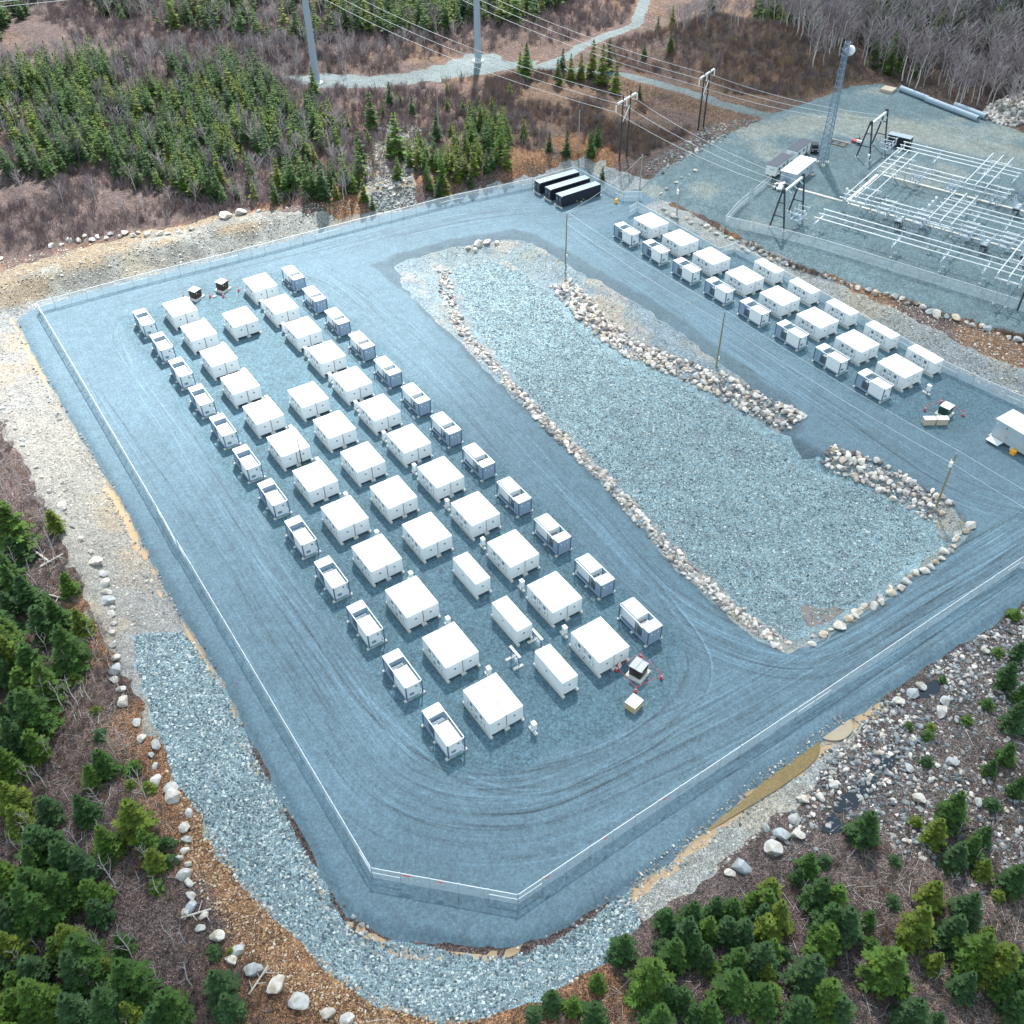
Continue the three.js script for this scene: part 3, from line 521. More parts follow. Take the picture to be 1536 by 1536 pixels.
{ const g = thing('orange_bin', 'orange salt bin standing against the equipment building', 'bin', [132.6, 0, -56.4]); part('tub', rbox(0.7, 0.6, 0.8, 0, 0.3, 0, 0.05), K.orange, g); part('lid', rbox(0.78, 0.12, 0.88, 0, 0.66, 0, 0.04), K.orange, g); }
{ const g = thing('orange_barrel', 'orange traffic barrel at the gate end of the fence by black containers', 'barrel', [136.6, 0, -163.6]); part('drum', new THREE.CylinderGeometry(0.3, 0.38, 1.0, 16).translate(0, 0.55, 0), K.orange, g); part('foot', new THREE.CylinderGeometry(0.48, 0.5, 0.1, 16).translate(0, 0.05, 0), K.dark, g); }

// black freight containers
[['black freight container parked against the corner fence', -178.2], ['black freight container in the middle of the parked three', -174.0], ['black freight container of the three, on the side facing the pole line road', -169.8]].forEach(([l, z], i) => {
  const g = thing('black_container', l, 'container', [130.4, 0, z], 0.015 * (i - 1)), Lc = 11.4, w = 2.3, h0 = 0.22, h = 2.55;
  part('body', box(Lc - 0.1, h - 0.12, w - 0.1, 0, h0 + h / 2, 0), K.black, g);
  const ribs = []; for (let k = 0; k < 36; k++) for (const s of [-1, 1]) ribs.push(box(0.17, h - 0.36, 0.06, -Lc / 2 + 0.35 + k * (Lc - 0.7) / 35, h0 + h / 2, s * (w / 2 - 0.045))); part('corrugation', join(ribs), K.black, g);
  const r = part('roof', box(Lc - 0.06, 0.06, w - 0.06, 0, h0 + h - 0.04, 0), K.blackRoof, g); part('roof_edge', join([box(Lc, 0.1, 0.08, 0, h0 + h - 0.03, w / 2 - 0.04), box(Lc, 0.1, 0.08, 0, h0 + h - 0.03, -w / 2 + 0.04)]), K.black, r);
  for (const s of [-1, 1]) { const d = part('door', box(0.05, h - 0.3, w / 2 - 0.12, -Lc / 2 + 0.02, h0 + h / 2, s * (w / 4)), K.black, g); part('lock_rod', join([0.3, 0.75].map(q => new THREE.CylinderGeometry(0.025, 0.025, h - 0.4, 6).translate(-Lc / 2 - 0.03, h0 + h / 2, s * (w / 2 - 0.1 - q)))), K.galv, d); part('document_plate', box(0.02, 0.5, 0.28, -Lc / 2 - 0.02, h0 + 1.6, s * 0.5), K.vent, d); }
  for (const x of [-Lc / 2, 0, Lc / 2]) part('sleeper', box(0.3, 0.22, w + 0.5, x, 0.11, 0), K.conc, g);
  part('corner_casting', join([-1, 1].flatMap(a => [-1, 1].flatMap(b => [0.12, h - 0.1].map(y => box(0.2, 0.16, 0.18, a * (Lc / 2 - 0.08), h0 + y, b * (w / 2 - 0.06)))))), K.galv, g);
  part('yellow_mark', join([box(0.4, 0.12, 0.02, -1.2, h0 + 0.35, w / 2 + 0.005), box(0.4, 0.12, 0.02, 0.6, h0 + 0.35, w / 2 + 0.005)]), K.yellow, g);
});
console.log('pad objects');

// ---------------------------------------------------------------- chain-link fences, bay by bay
const meshGeo = new Map();
function linkPanel(L, H) {                                            // diagonal wires as thin flat strips
  const key = L.toFixed(2) + H; if (meshGeo.has(key)) return meshGeo.get(key);
  const s = 0.085, w = 0.017, p = [], n = [];
  const strip = (x0, y0, x1, y1) => { const dx = x1 - x0, dy = y1 - y0, l = Math.hypot(dx, dy); if (l < 0.02) return; const nx = -dy / l * w / 2, ny = dx / l * w / 2; const q = [[x0 + nx, y0 + ny], [x0 - nx, y0 - ny], [x1 - nx, y1 - ny], [x1 + nx, y1 + ny]]; for (const i of [0, 1, 2, 0, 2, 3]) { p.push(q[i][0], q[i][1], 0); n.push(0, 0, 1); } };
  for (let c = -H; c < L; c += s * 1.414) { const x0 = Math.max(0, c), x1 = Math.min(L, c + H); if (x1 > x0) { strip(x0, x0 - c, x1, x1 - c); strip(x0, H - (x0 - c), x1, H - (x1 - c)); } }
  const g = new THREE.BufferGeometry(); g.setAttribute('position', new THREE.Float32BufferAttribute(p, 3)); g.setAttribute('normal', new THREE.Float32BufferAttribute(n, 3)); meshGeo.set(key, g); return g;
}
const linkMat = std([0.72, 0.77, 0.82], 0.5, { side: THREE.DoubleSide, metalness: 0.1 });
const postGeo = new THREE.CylinderGeometry(0.045, 0.045, 2.35, 8).translate(0, 1.15, 0), railCache = new Map();
function fence(pts, label, opt = {}) {
  const g = thing('chain_link_fence', label, 'fence'), H = opt.h ?? 2.05, bayL = opt.bay ?? 3.05;
  for (let k = 1; k < pts.length; k++) {
    const [ax, az] = pts[k - 1], [bx, bz] = pts[k], L = Math.hypot(bx - ax, bz - az), n = Math.max(1, Math.round(L / bayL)), l = L / n, ang = -Math.atan2(bz - az, bx - ax);
    for (let i = 0; i < n; i++) {
      const x = lerp(ax, bx, i / n), z = lerp(az, bz, i / n), x2 = lerp(ax, bx, (i + 1) / n), z2 = lerp(az, bz, (i + 1) / n), y = height(x, z), y2 = height(x2, z2), sl = Math.atan2(y2 - y, l);
      const m = part('mesh_panel', linkPanel(l, H), linkMat, g); m.position.set(x, y + 0.05, z); m.rotation.set(0, ang, sl, 'YXZ');
      const rk = l.toFixed(2); if (!railCache.has(rk)) railCache.set(rk, new THREE.CylinderGeometry(0.055, 0.055, l, 6).rotateZ(Math.PI / 2).translate(l / 2, 0, 0));
      const r = part('top_rail', railCache.get(rk), K.wire, g); r.position.set(x, y + H + 0.08, z); r.rotation.set(0, ang, sl, 'YXZ');
      if ((opt.mid && (i === 0 || i === n - 1)) || opt.midAll) { const q = part('brace_rail', railCache.get(rk), K.wire, g); q.position.set(x, y + H * 0.52, z); q.rotation.set(0, ang, sl, 'YXZ'); }
      const q = part('post', postGeo, K.galv, g); q.position.set(x, y, z); 
      if (i === n - 1 && k === pts.length - 1) { const e = part('post', postGeo, K.galv, g); e.position.set(x2, y2, z2); }
    }
  }
  return g;
}
fence([[14.55, -190], [14.5, -116.5]], 'chain-link fence beside the fence-side skids, from the kiosk corner to the side gate', { mid: true });
fence([[14.5, -110], [14.55, -50.3]], 'chain-link fence between the side gate and the chamfered corner', { mid: true });
fence([[14.55, -50.3], [25.8, -39.2]], 'short chain-link fence across the chamfered corner with red signs', { mid: true });
fence([[25.8, -39.2], [70, -39.7], [111.4, -40.3]], 'long chain-link fence beside the yellow silt ditch', { mid: true });
fence([[111.4, -40.3], [113, -37.4], [150, -36.9]], 'chain-link fence turning outward past the end of the silt ditch fence', { mid: true });
fence([[14.55, -190], [33, -189.3], [52, -187.8], [75, -186.5], [105.4, -184.6], [125.7, -181.6], [137.6, -181.2]], 'chain-link fence along the forest side behind the dark kiosks', { mid: true });
fence([[137.6, -181.2], [138.6, -163.4]], 'chain-link fence between the black containers and the brush slope', { mid: true });
fence([[137.9, -157.6], [138.3, -131.2], [142.6, -131], [142.6, -116.7], [142.4, -87.5], [142.2, -78], [144.4, -63.3], [149, -50]], 'chain-link boundary fence behind the roadside container rows', { mid: true });
for (const [p, l] of [[[[14.5, -116.5], [14.35, -110]], 'closed double chain-link gate in the fence by the skids'], [[[138.6, -163.4], [142.3, -161.2]], 'open chain-link gate leaf swung out beside the orange barrel'], [[[137.9, -157.6], [134.6, -156.5]], 'open chain-link gate leaf swung in beside the roadside containers']]) {
  const g = fence(p, l, { midAll: true, h: 2.15 }); g.name = numbered('chain_link_gate'); g.userData.category = 'gate';
}
// signs on the fences
for (const [x, z, t, w, l] of [[17.3, -47.6, 0.78, 1.1, 'wide red-topped white notice on the chamfered fence'], [19.9, -45, 0.78, 0.7, 'smaller red-topped notice on the chamfered fence'], [29.5, -39.2, 0, 0.7, 'small pink-red notice on the silt ditch fence near the chamfered corner'], [37.3, -39.3, 0, 0.5, 'small white notice on the silt ditch fence, one bay group along'], [45.6, -39.4, 0, 0.6, 'small white notice halfway along the silt ditch fence']]) {
  const g = thing('fence_notice', l, 'sign', [x, 0, z], -t); part('plate', box(w, 0.42, 0.02, 0, 1.65, 0.04), K.coneWhite, g); part('heading', box(w, 0.16, 0.02, 0, 1.84, 0.052), K.coneRed, g);
  part('text_line', join([0, 1].map(i => box(w * 0.7, 0.035, 0.02, 0, 1.68 - i * 0.1, 0.053))), K.vent, g);
}
// ---------------------------------------------------------------- substation, laid out on its own axes
const SO = [156.3, -132.2], ST = rad(19), SY = 2.0;
const S = (a, b, y = 0) => [SO[0] + a * Math.cos(ST) + b * Math.sin(ST), SY + y, SO[1] - a * Math.sin(ST) + b * Math.cos(ST)];
const P2 = (a, b) => { const p = S(a, b); return [p[0], p[2]]; };
fence([P2(-5, -10.2), P2(-5.2, 20), P2(-5.8, 58)], 'tall chain-link fence along the front of the substation', { h: 2.1, bay: 3.2 });
fence([P2(-5, -10.2), P2(6, -10.4)], 'chain-link fence at the trailer end of the substation', { h: 2.1, midAll: true });
fence([P2(8.5, -10.4), P2(18, -10.8)], 'chain-link fence beside the scrap pile and white trailer', { h: 2.1, midAll: true });
function st(name, label, category, a, b, group) { return thing(name, label, category, S(a, b), ST, group); }
function aFrame(a, span, b, label) {
  const g = st('dead_end_frame', label, 'steel frame', a, b), H = 9;
  for (const x of [0, span]) for (const z of [-1.65, 1.65]) { part('leg', beam([x, 0.1, z], [x, H, z * 0.1], 0.3), K.aframe, g); part('footing', new THREE.CylinderGeometry(0.35, 0.4, 0.2, 12).translate(x, 0.1, z), K.conc, g); }
  for (const x of [0, span]) { part('strut', beam([x, 3, -1.15], [x, 3, 1.15], 0.2), K.aframe, g); part('strut', beam([x, 6, -0.65], [x, 6, 0.65], 0.18), K.aframe, g); part('head', box(0.5, 0.9, 0.5, x, H - 0.4, 0), K.aframe, g); }
  part('cross_beam', join([beam([0, H - 0.7, 0], [span, H - 0.7, 0], 0.42)]), K.bus, g);
  for (let k = 0; k < 3; k++) part('insulator_string', bar([span * (0.2 + 0.3 * k), H - 0.9, 0.2], [span * (0.2 + 0.3 * k), H - 1.4, 1.1], 0.1, 8), K.porcelain, g);
}
aFrame(-2.4, 9.4, 0.7, 'black dead-end steel frame with pale beam beside the grey control shed');
aFrame(43.6, 9.6, 1, 'black dead-end steel frame with pale beam beside the dark storage box');
const insGeo = (() => { const p = [[0, 0]]; for (let i = 0; i < 7; i++) { const y = i * 0.18; p.push([0.1, y], [0.19, y + 0.06], [0.1, y + 0.12]); } p.push([0.07, 1.26], [0, 1.26]); return new THREE.LatheGeometry(p.map(q => new THREE.Vector2(...q)), 8); })();
function busRun(along, c, from, to, y, label) {                       // along 'b' : tubes at a = c[i]; along 'a' : tubes at b = c[i]
  const g = thing('busbar_run', label, 'busbar', [0, 0, 0], 0);
  for (const q of c) part('tube', along === 'b' ? bar(S(q, from, y), S(q, to, y), 0.11, 8) : bar(S(from, q, y), S(to, q, y), 0.11, 8), K.bus, g);
  return g;
}
function support(a, b, y, w, axis, label, group) {                    // two posts, cross-beam, three insulators
  const g = st('bus_support', label, 'bus support', a, b, group), q = (u, yy, v = 0) => axis === 'a' ? [u, yy, v] : [v, yy, u], top = y - 1.42;
  for (const s of [-0.26, 0.26]) { part('post', beam(q(s * w, 0.1), q(s * w, top), 0.2), K.subSteel, g); part('footing', new THREE.CylinderGeometry(0.26, 0.3, 0.2, 10).translate(...q(s * w, 0.1)), K.conc, g); }
  part('cross_beam', beam(q(-w / 2 - 0.35, top), q(w / 2 + 0.35, top), 0.24), K.bus, g);
  for (const s of [-0.5, 0, 0.5]) { const i = part('insulator', insGeo, K.porcelain, g); i.position.set(...q(s * w, top + 0.1)); }
}
busRun('b', [-1.2, 1.1, 3.4], 7.9, 62, 4.4, 'three parallel busbar tubes along the front fence of the substation');
for (const [b, o] of [[8.2, 'first'], [25, 'second'], [35, 'third'], [43, 'fourth'], [53, 'fifth']]) support(1.1, b, 4.4, 4.6, 'a', `two-post bus support under the front busbars, ${o} from the black frame`, 'supports of the front busbars');
busRun('b', [43.7, 45.9, 48.1], 8.2, 36, 4.4, 'three parallel busbar tubes along the back of the substation');
for (const [b, o] of [[8.6, 'first'], [17.2, 'second'], [28.6, 'third'], [35.2, 'fourth']]) support(45.9, b, 4.4, 4.4, 'a', `two-post bus support under the back busbars, ${o} from the dark box`, 'supports of the back busbars');
busRun('a', [10.4, 12.5, 14.7], 8, 38.5, 6.5, 'three high cross busbars nearest the grey control shed');
for (const [a, l] of [[9, 'at the front fence end'], [17, 'over the cable trench corner'], [27, 'midway'], [37, 'at the back end']]) support(a, 12.5, 6.5, 4.3, 'b', `tall bus support under the cross busbars near the shed, ${l}`);
busRun('a', [28.5, 30.7, 32.9], 28.7, 48.3, 6.5, 'three high cross busbars reaching to the back busbars');
for (const [a, l] of [[29.5, 'inner end'], [39, 'middle'], [47.3, 'outer end']]) support(a, 30.7, 6.5, 4.4, 'b', `tall bus support under the back cross busbars, ${l}`);
busRun('a', [28.3, 30.6, 32.85], 7.6, 23.8, 6.5, 'three high cross busbars in the middle bay of the substation');
for (const [a, l] of [[8.6, 'front end'], [16, 'middle'], [23, 'rear end']]) support(a, 30.6, 6.5, 4.5, 'b', `tall bus support under the middle bay cross busbars, ${l}`);
busRun('a', [46.5, 48.6, 50.7], -7, 12, 6.5, 'three high cross busbars farthest from the control shed');
for (const [a, l] of [[-6, 'front end'], [3, 'middle'], [11, 'rear end']]) support(a, 48.6, 6.5, 4.2, 'b', `tall bus support under the farthest cross busbars, ${l}`);
busRun('b', [33.4, 35.9, 38.4], 8.2, 37, 3.5, 'three low busbar tubes beside the rear cable trench');
busRun('b', [12.9, 15, 17.1], 7.6, 46, 3.5, 'three low busbar tubes beside the front cable trench');
busRun('b', [18.9, 21.1, 23.3], 26.5, 60, 4.4, 'three parallel busbar tubes in the middle of the substation');
for (const [b, o] of [[34.5, 'first'], [41, 'second'], [50, 'third']]) support(21.1, b, 4.4, 4.4, 'a', `two-post bus support under the middle busbars, ${o} from the middle bay`);
function switchGroup(a, b, label) {                                   // three-phase disconnect switch on a steel stand
  const g = st('disconnect_switch', label, 'switchgear', a, b), t = 2.1;
  for (const x of [-1.3, 1.3]) { part('post', beam([x, 0.1, 0], [x, t, 0], 0.22), K.subSteel, g); part('footing', new THREE.CylinderGeometry(0.26, 0.3, 0.2, 10).translate(x, 0.1, 0), K.conc, g); part('brace', beam([x, 1, 0], [x * 0.45, t, 0], 0.1), K.subSteel, g); }
  part('stand_frame', join([box(5.2, 0.18, 0.16, 0, t, -0.9), box(5.2, 0.18, 0.16, 0, t, 0.9), ...[-2.2, 0, 2.2].map(x => box(0.2, 0.16, 2.6, x, t + 0.14, 0))]), K.subSteel, g);
  for (const x of [-2.2, 0, 2.2]) {
    for (const z of [-1.1, 1.1]) { const i = part('insulator', insGeo, K.porcelain, g); i.position.set(x, t + 0.2, z); }
    part('blade', join([beam([x, t + 1.55, -1.2], [x, t + 1.55, 1.2], 0.1), box(0.3, 0.22, 0.3, x, t + 1.55, 1.1), box(0.26, 0.2, 0.3, x, t + 1.55, -1.1)]), K.bus, g);
    part('arcing_horn', bar([x, t + 1.6, 1.1], [x + 0.2, t + 2.2, 1.6], 0.03), K.bus, g);
  }
  part('operating_rod', join([bar([1.6, 0.9, 0.3], [1.6, t, 0.3], 0.04), box(0.3, 0.5, 0.25, 1.6, 0.9, 0.3)]), K.galv, g);
}
for (const [a, b, l] of [[1.6, 3.5, 'below the front black frame'], [48.6, 4.6, 'below the rear black frame'], [35.6, 17, 'on the rear low busbars, nearest the shed'], [35.6, 25, 'on the rear low busbars, middle of three'], [35.4, 35, 'on the rear low busbars, farthest from the shed'], [15.2, 17.4, 'on the front low busbars, nearest the shed'], [15.3, 25.2, 'on the front low busbars beside the slender transformers'], [15.2, 35, 'on the front low busbars past the middle bay'], [15.2, 43, 'on the front low busbars, farthest from the shed'], [15, 51, 'beyond the front low busbars']]) switchGroup(a, b, `three-phase disconnect switch on a steel stand ${l}`);
function breaker(a, b, label) {                                       // dead-tank breaker: dark cradle, tanks, splayed bushings
  const g = st('circuit_breaker', label, 'breaker', a, b);
  for (const x of [-0.9, 0.9]) for (const z of [-0.5, 0.5]) { part('leg', beam([x, 0, z], [x, 1.5, z], 0.13), K.aframe, g); }
  part('cradle', box(2.4, 0.16, 1.3, 0, 1.55, 0), K.aframe, g);
  for (const x of [-0.85, 0, 0.85]) {
    part('tank', new THREE.CylinderGeometry(0.26, 0.26, 1.5, 12).rotateX(Math.PI / 2).translate(x, 1.95, 0), K.galv, g);
    for (const s of [-1, 1]) { const i = part('bushing', bar([x, 2.1, s * 0.45], [x * 1.25, 3.9, s * 1.35], 0.15, 8, 0.09), K.porcelain, g); part('terminal', new THREE.SphereGeometry(0.11, 8, 6).translate(x * 1.25, 3.95, s * 1.37), K.bus, i); }
  }
  part('control_box', rbox(0.9, 1.3, 0.7, 1.7, 1.2, 0, 0.03), K.white, g); part('ground_box', rbox(1.0, 0.7, 0.8, -0.6, 0.4, 1.3, 0.03), K.tank, g);
}
breaker(13.4, 21.3, 'dark-legged circuit breaker with splayed bushings, nearest the shed'); breaker(34.2, 39.5, 'dark-legged circuit breaker with splayed bushings on the rear line'); breaker(13.4, 39.2, 'dark-legged circuit breaker with splayed bushings on the front line'); breaker(13.4, 47.2, 'dark-legged circuit breaker by the farthest cross busbars');
function vt(a, b, label, group) {
  const g = st('voltage_transformer', label, 'transformer', a, b, group);
  part('stand', join([beam([-0.3, 0, -0.3], [-0.3, 2, -0.3], 0.1), beam([0.3, 0, -0.3], [0.3, 2, -0.3], 0.1), beam([-0.3, 0, 0.3], [-0.3, 2, 0.3], 0.1), beam([0.3, 0, 0.3], [0.3, 2, 0.3], 0.1), box(0.8, 0.1, 0.8, 0, 2, 0)]), K.subSteel, g);
  part('base_tank', rbox(0.62, 0.7, 0.62, 0, 2.4, 0, 0.05), K.galv, g); const c = part('insulator_column', insGeo, K.porcelain, g); c.position.set(0, 2.75, 0); c.scale.set(1.5, 1.5, 1.5);
  part('cap', new THREE.CylinderGeometry(0.26, 0.26, 0.42, 12).translate(0, 4.8, 0), K.coneWhite, g);
}
vt(14.6, 8.2, 'white-capped voltage transformer at the trench corner'); vt(34.6, 5, 'white-capped voltage transformer near the rear black frame');
for (const a of [17.3, 19.5, 21.7]) vt(a, 25.3, 'white-capped voltage transformer in the row of three in the middle bay', 'row of three voltage transformers'); for (const a of [43.3, 45.4]) vt(a, 38, 'white-capped voltage transformer at the end of the back busbars', 'voltage transformers at the back busbars');
function trench(a0, b0, a1, b1, label) { const n = Math.max(2, Math.round(Math.hypot(a1 - a0, b1 - b0) / 1.5)), g = thing('cable_trench', label, 'cable trench'); const p = S(a0, b0), q = S(a1, b1), ang = -Math.atan2(q[2] - p[2], q[0] - p[0]), l = Math.hypot(q[0] - p[0], q[2] - p[2]) / n, geo = rbox(l - 0.03, 0.16, 0.72, 0, 0.08, 0, 0.02);
  for (let i = 0; i < n; i++) { const m = part('cover_slab', geo, K.trench, g), t = (i + 0.5) / n; m.position.set(lerp(p[0], q[0], t), SY + 0.01 + 0.006 * hash2(i, 3), lerp(p[2], q[2], t)); m.rotation.y = ang; } }
trench(18.6, -4.6, 18.6, 6.6, 'white slab cable trench running from the grey shed'); trench(18.9, 7.4, 36.8, 7.4, 'white slab cable trench crossing between the low busbars'); trench(37.3, 8, 37.2, 50, 'tan slab cable trench beside the rear low busbars'); trench(18.3, 7.9, 18.3, 52, 'tan slab cable trench beside the front low busbars');
// control shed, trailers, dark box
{ const g = st('control_shed', 'grey flat-roofed control shed beside the lattice tower', 'shed', 24.4, -7.3); part('wall', rbox(10.4, 2.8, 3.7, 0, 1.5, 0, 0.03), K.shed, g); part('roof', rbox(10.8, 0.16, 4.1, 0, 2.98, 0, 0.04), K.roof, g);
  const d = part('door', box(0.05, 2.1, 1.7, -5.21, 1.2, -0.2), K.skidGrey, g); part('handle', box(0.05, 0.2, 0.06, -5.25, 1.15, 0), K.dark, d); part('lamp', box(0.12, 0.14, 0.18, -5.24, 2.6, -0.2), K.dark, g); part('vent', box(0.5, 0.5, 0.05, 1.2, 2.1, 1.86), K.vent, g); part('side_door', box(0.9, 2, 0.05, 3.4, 1.15, 1.86), K.skidGrey, g); part('base', box(10.2, 0.16, 3.5, 0, 0.08, 0), K.conc, g); part('step', box(1.2, 0.2, 0.8, 3.4, 0.1, 2.4), K.paleTimber, g); }
for (const [a, l] of [[24.2, 'white site trailer with dark roof directly behind the grey shed'], [35, 'white site trailer with dark roof beside the parked black vehicle']]) { const g = st('site_trailer', l, 'trailer', a, -12.1);
  part('body', rbox(8, 2.3, 2.6, 0, 1.85, 0, 0.05), K.white, g); part('roof', rbox(8.2, 0.12, 2.8, 0, 3.06, 0, 0.04), K.trailerRoof, g); part('chassis', box(7.6, 0.2, 2, 0, 0.58, 0), K.dark, g);
  for (const x of [0.6, 1.6]) for (const z of [-1.1, 1.1]) part('wheel', new THREE.CylinderGeometry(0.38, 0.38, 0.24, 16).rotateX(Math.PI / 2).translate(x, 0.38, z), K.dark, g);
  const w = part('door', box(0.8, 1.9, 0.05, 1.9, 1.75, 1.31), K.seam, g); part('handle', box(0.05, 0.14, 0.05, 1.6, 1.7, 1.34), K.dark, w); for (const x of [-2.4, 0]) { const f = part('window', box(0.9, 0.7, 0.05, x, 2.1, 1.31), K.seam, g); part('pane', box(0.76, 0.56, 0.03, x, 2.1, 1.33), K.window, f); }
  part('air_conditioner', rbox(0.5, 0.5, 0.8, -4.2, 2.4, 0.3, 0.04), K.galv, g); part('tow_bar', beam([-4, 0.55, 0], [-5, 0.5, 0], 0.12), K.dark, g); part('jack', join([-3.4, 3.4].map(x => box(0.2, 0.5, 0.2, x, 0.25, 0.9))), K.dark, g); }
{ const g = st('storage_box', 'dark steel storage box with pale roof behind the rear black frame', 'container', 55.9, 5, ); part('body', box(2.3, 2.5, 5.6, 0, 1.4, 0), K.black, g); part('roof', box(2.4, 0.08, 5.7, 0, 2.69, 0), K.blackRoof, g); part('runner', join([-0.8, 0.8].map(x => box(0.2, 0.15, 5.4, x, 0.075, 0))), K.galv, g); const rb = []; for (let i = 0; i < 14; i++) rb.push(box(0.06, 2.2, 0.18, -1.17, 1.4, -2.5 + i * 0.385)); part('corrugation', join(rb), K.black, g); part('door', join([-0.56, 0.56].map(x => box(1.06, 2.3, 0.05, x, 1.4, 2.82))), K.dark, g); }
{ const g = st('black_pickup', 'black vehicle parked behind the lattice tower and white trailer', 'vehicle', 41.2, -10.6); g.rotation.y = ST + 0.5;
  part('body', rbox(5, 0.75, 1.85, 0, 0.8, 0, 0.14), K.black, g); const c = part('cab', rbox(2.2, 0.8, 1.6, -0.2, 1.5, 0, 0.2), K.black, g); part('windscreen', box(0.06, 0.5, 1.35, -1.31, 1.55, 0), K.window, c); part('side_window', join([-0.81, 0.81].map(z => box(1.6, 0.42, 0.03, -0.2, 1.58, z))), K.window, c);
  for (const x of [-1.6, 1.6]) for (const z of [-0.85, 0.85]) { const w = part('wheel', new THREE.CylinderGeometry(0.38, 0.38, 0.26, 16).rotateX(Math.PI / 2).translate(x, 0.38, z), K.dark, g); part('rim', new THREE.CylinderGeometry(0.2, 0.2, 0.28, 12).rotateX(Math.PI / 2).translate(x, 0.38, z), K.galv, w); }
  for (const z of [-0.65, 0.65]) { part('headlight', box(0.06, 0.18, 0.32, -2.5, 0.9, z), K.coneWhite, g); part('tail_light', box(0.06, 0.2, 0.2, 2.5, 0.9, z), K.red, g); } part('load_bed', box(1.7, 0.06, 1.5, 1.6, 1.19, 0), K.dark, g); }
{ const rnd = rng(5); const mk = (n, l, a, b, k, m) => { const g = st(n, l, 'scrap pile', a, b); for (let i = 0; i < k; i++) part('scrap_piece', rbox(0.3 + rnd() * 1.4, 0.15 + rnd() * 0.5, 0.3 + rnd() * 0.7, 0, 0, 0, 0.03).rotateY(rnd() * 3).rotateZ((rnd() - 0.5) * 0.5).translate((rnd() - 0.5) * 3.2, 0.3 + rnd() * 0.7, (rnd() - 0.5) * 1.8), m[Math.floor(rnd() * m.length)], g); };
  mk('scrap_pile', 'white and brown heap of scrap beside the grey control shed', 16.8, -8, 22, [K.white, K.white, K.galv, K.timber, K.kioskBrown]); mk('scrap_pile', 'heap of pipes and boards at the foot of the lattice tower', 31.8, -8.2, 12, [K.galv, K.conc, K.timber]);
  mk('scrap_pile', 'red and dark scrap near the rear black frame', 51.6, -4, 8, [K.red, K.kioskBrown, K.coneWhite]); }
{ const g = st('timber_pallet', 'flat brown timber pallet on the gravel beyond the lattice tower', 'pallet', 48.6, -7.4); part('rail', join([box(0.25, 0.2, 5, 1.6, 0.12, 0)]), K.paleTimber, g); part('rail', join([box(0.25, 0.2, 4.4, -1.2, 0.12, 0)]), K.timber, g); for (const z of [-1.8, 0, 1.8]) part('cross_board', box(2.6, 0.14, 0.3, 0.2, 0.14, z), K.brown, g); part('marker_rod', bar([1.2, 0, -2.4], [1.2, 2.6, -2.4], 0.04), K.aframe, g); }
// lattice tower with dish
{ const g = st('lattice_tower', 'tall blue-grey lattice tower with a white dish near its top', 'tower', 35, -5.6), H = 27.5, w = y => lerp(1.35, 0.62, Math.min(1, y / 24)), C = [0, 1, 2].map(i => [Math.cos(i * 2.094 + 0.5), Math.sin(i * 2.094 + 0.5)]);
  C.forEach(c => { part('leg', bar([c[0] * w(0), 0, c[1] * w(0)], [c[0] * w(H), H, c[1] * w(H)], 0.12, 8, 0.08), K.lattice, g); part('footing', new THREE.CylinderGeometry(0.45, 0.5, 0.4, 12).translate(c[0] * w(0), 0.2, c[1] * w(0)), K.conc, g); });
  const n = 20; for (let k = 0; k < n; k++) { const y0 = 0.6 + k * (H - 1) / n, y1 = 0.6 + (k + 1) * (H - 1) / n, seg = []; for (let i = 0; i < 3; i++) { const p = C[i], q = C[(i + 1) % 3]; seg.push(bar([p[0] * w(y0), y0, p[1] * w(y0)], [q[0] * w(y1), y1, q[1] * w(y1)], 0.05, 5), bar([q[0] * w(y0), y0, q[1] * w(y0)], [p[0] * w(y1), y1, p[1] * w(y1)], 0.05, 5), bar([p[0] * w(y1), y1, p[1] * w(y1)], [q[0] * w(y1), y1, q[1] * w(y1)], 0.05, 5)); } part('bracing_section', join(seg), K.lattice, g); }
  part('ladder', join([bar([0.2, 0.5, 0.3], [0.15, H, 0.2], 0.04), bar([-0.2, 0.5, 0.3], [-0.15, H, 0.2], 0.04)]), K.lattice, g); part('platform', join([new THREE.TorusGeometry(1.0, 0.05, 6, 20).rotateX(Math.PI / 2).translate(0, H - 2.6, 0), new THREE.TorusGeometry(1.0, 0.05, 6, 20).rotateX(Math.PI / 2).translate(0, H - 1.5, 0)]), K.lattice, g); part('top_frame', join([box(1.5, 0.1, 0.1, 0, H - 0.1, 0.5), box(1.5, 0.1, 0.1, 0, H - 0.1, -0.5), box(0.1, 0.1, 1.1, 0.7, H - 0.1, 0), box(0.1, 0.1, 1.1, -0.7, H - 0.1, 0), box(0.6, 0.9, 0.5, -0.6, H - 1.6, 0.4)]), K.lattice, g);
  const d = part('dish', new THREE.CylinderGeometry(1.05, 1.05, 0.75, 24).rotateZ(Math.PI / 2).translate(1.55, H - 2.1, 0.3), K.coneWhite, g); part('dish_back', new THREE.SphereGeometry(1.03, 20, 10, 0, Math.PI * 2, 0, Math.PI / 2).scale(1, 0.4, 1).rotateZ(Math.PI / 2).translate(1.2, H - 2.1, 0.3), K.coneWhite, d); part('mount', beam([0.4, H - 2.1, 0.2], [1.3, H - 2.1, 0.3], 0.14), K.lattice, d); }
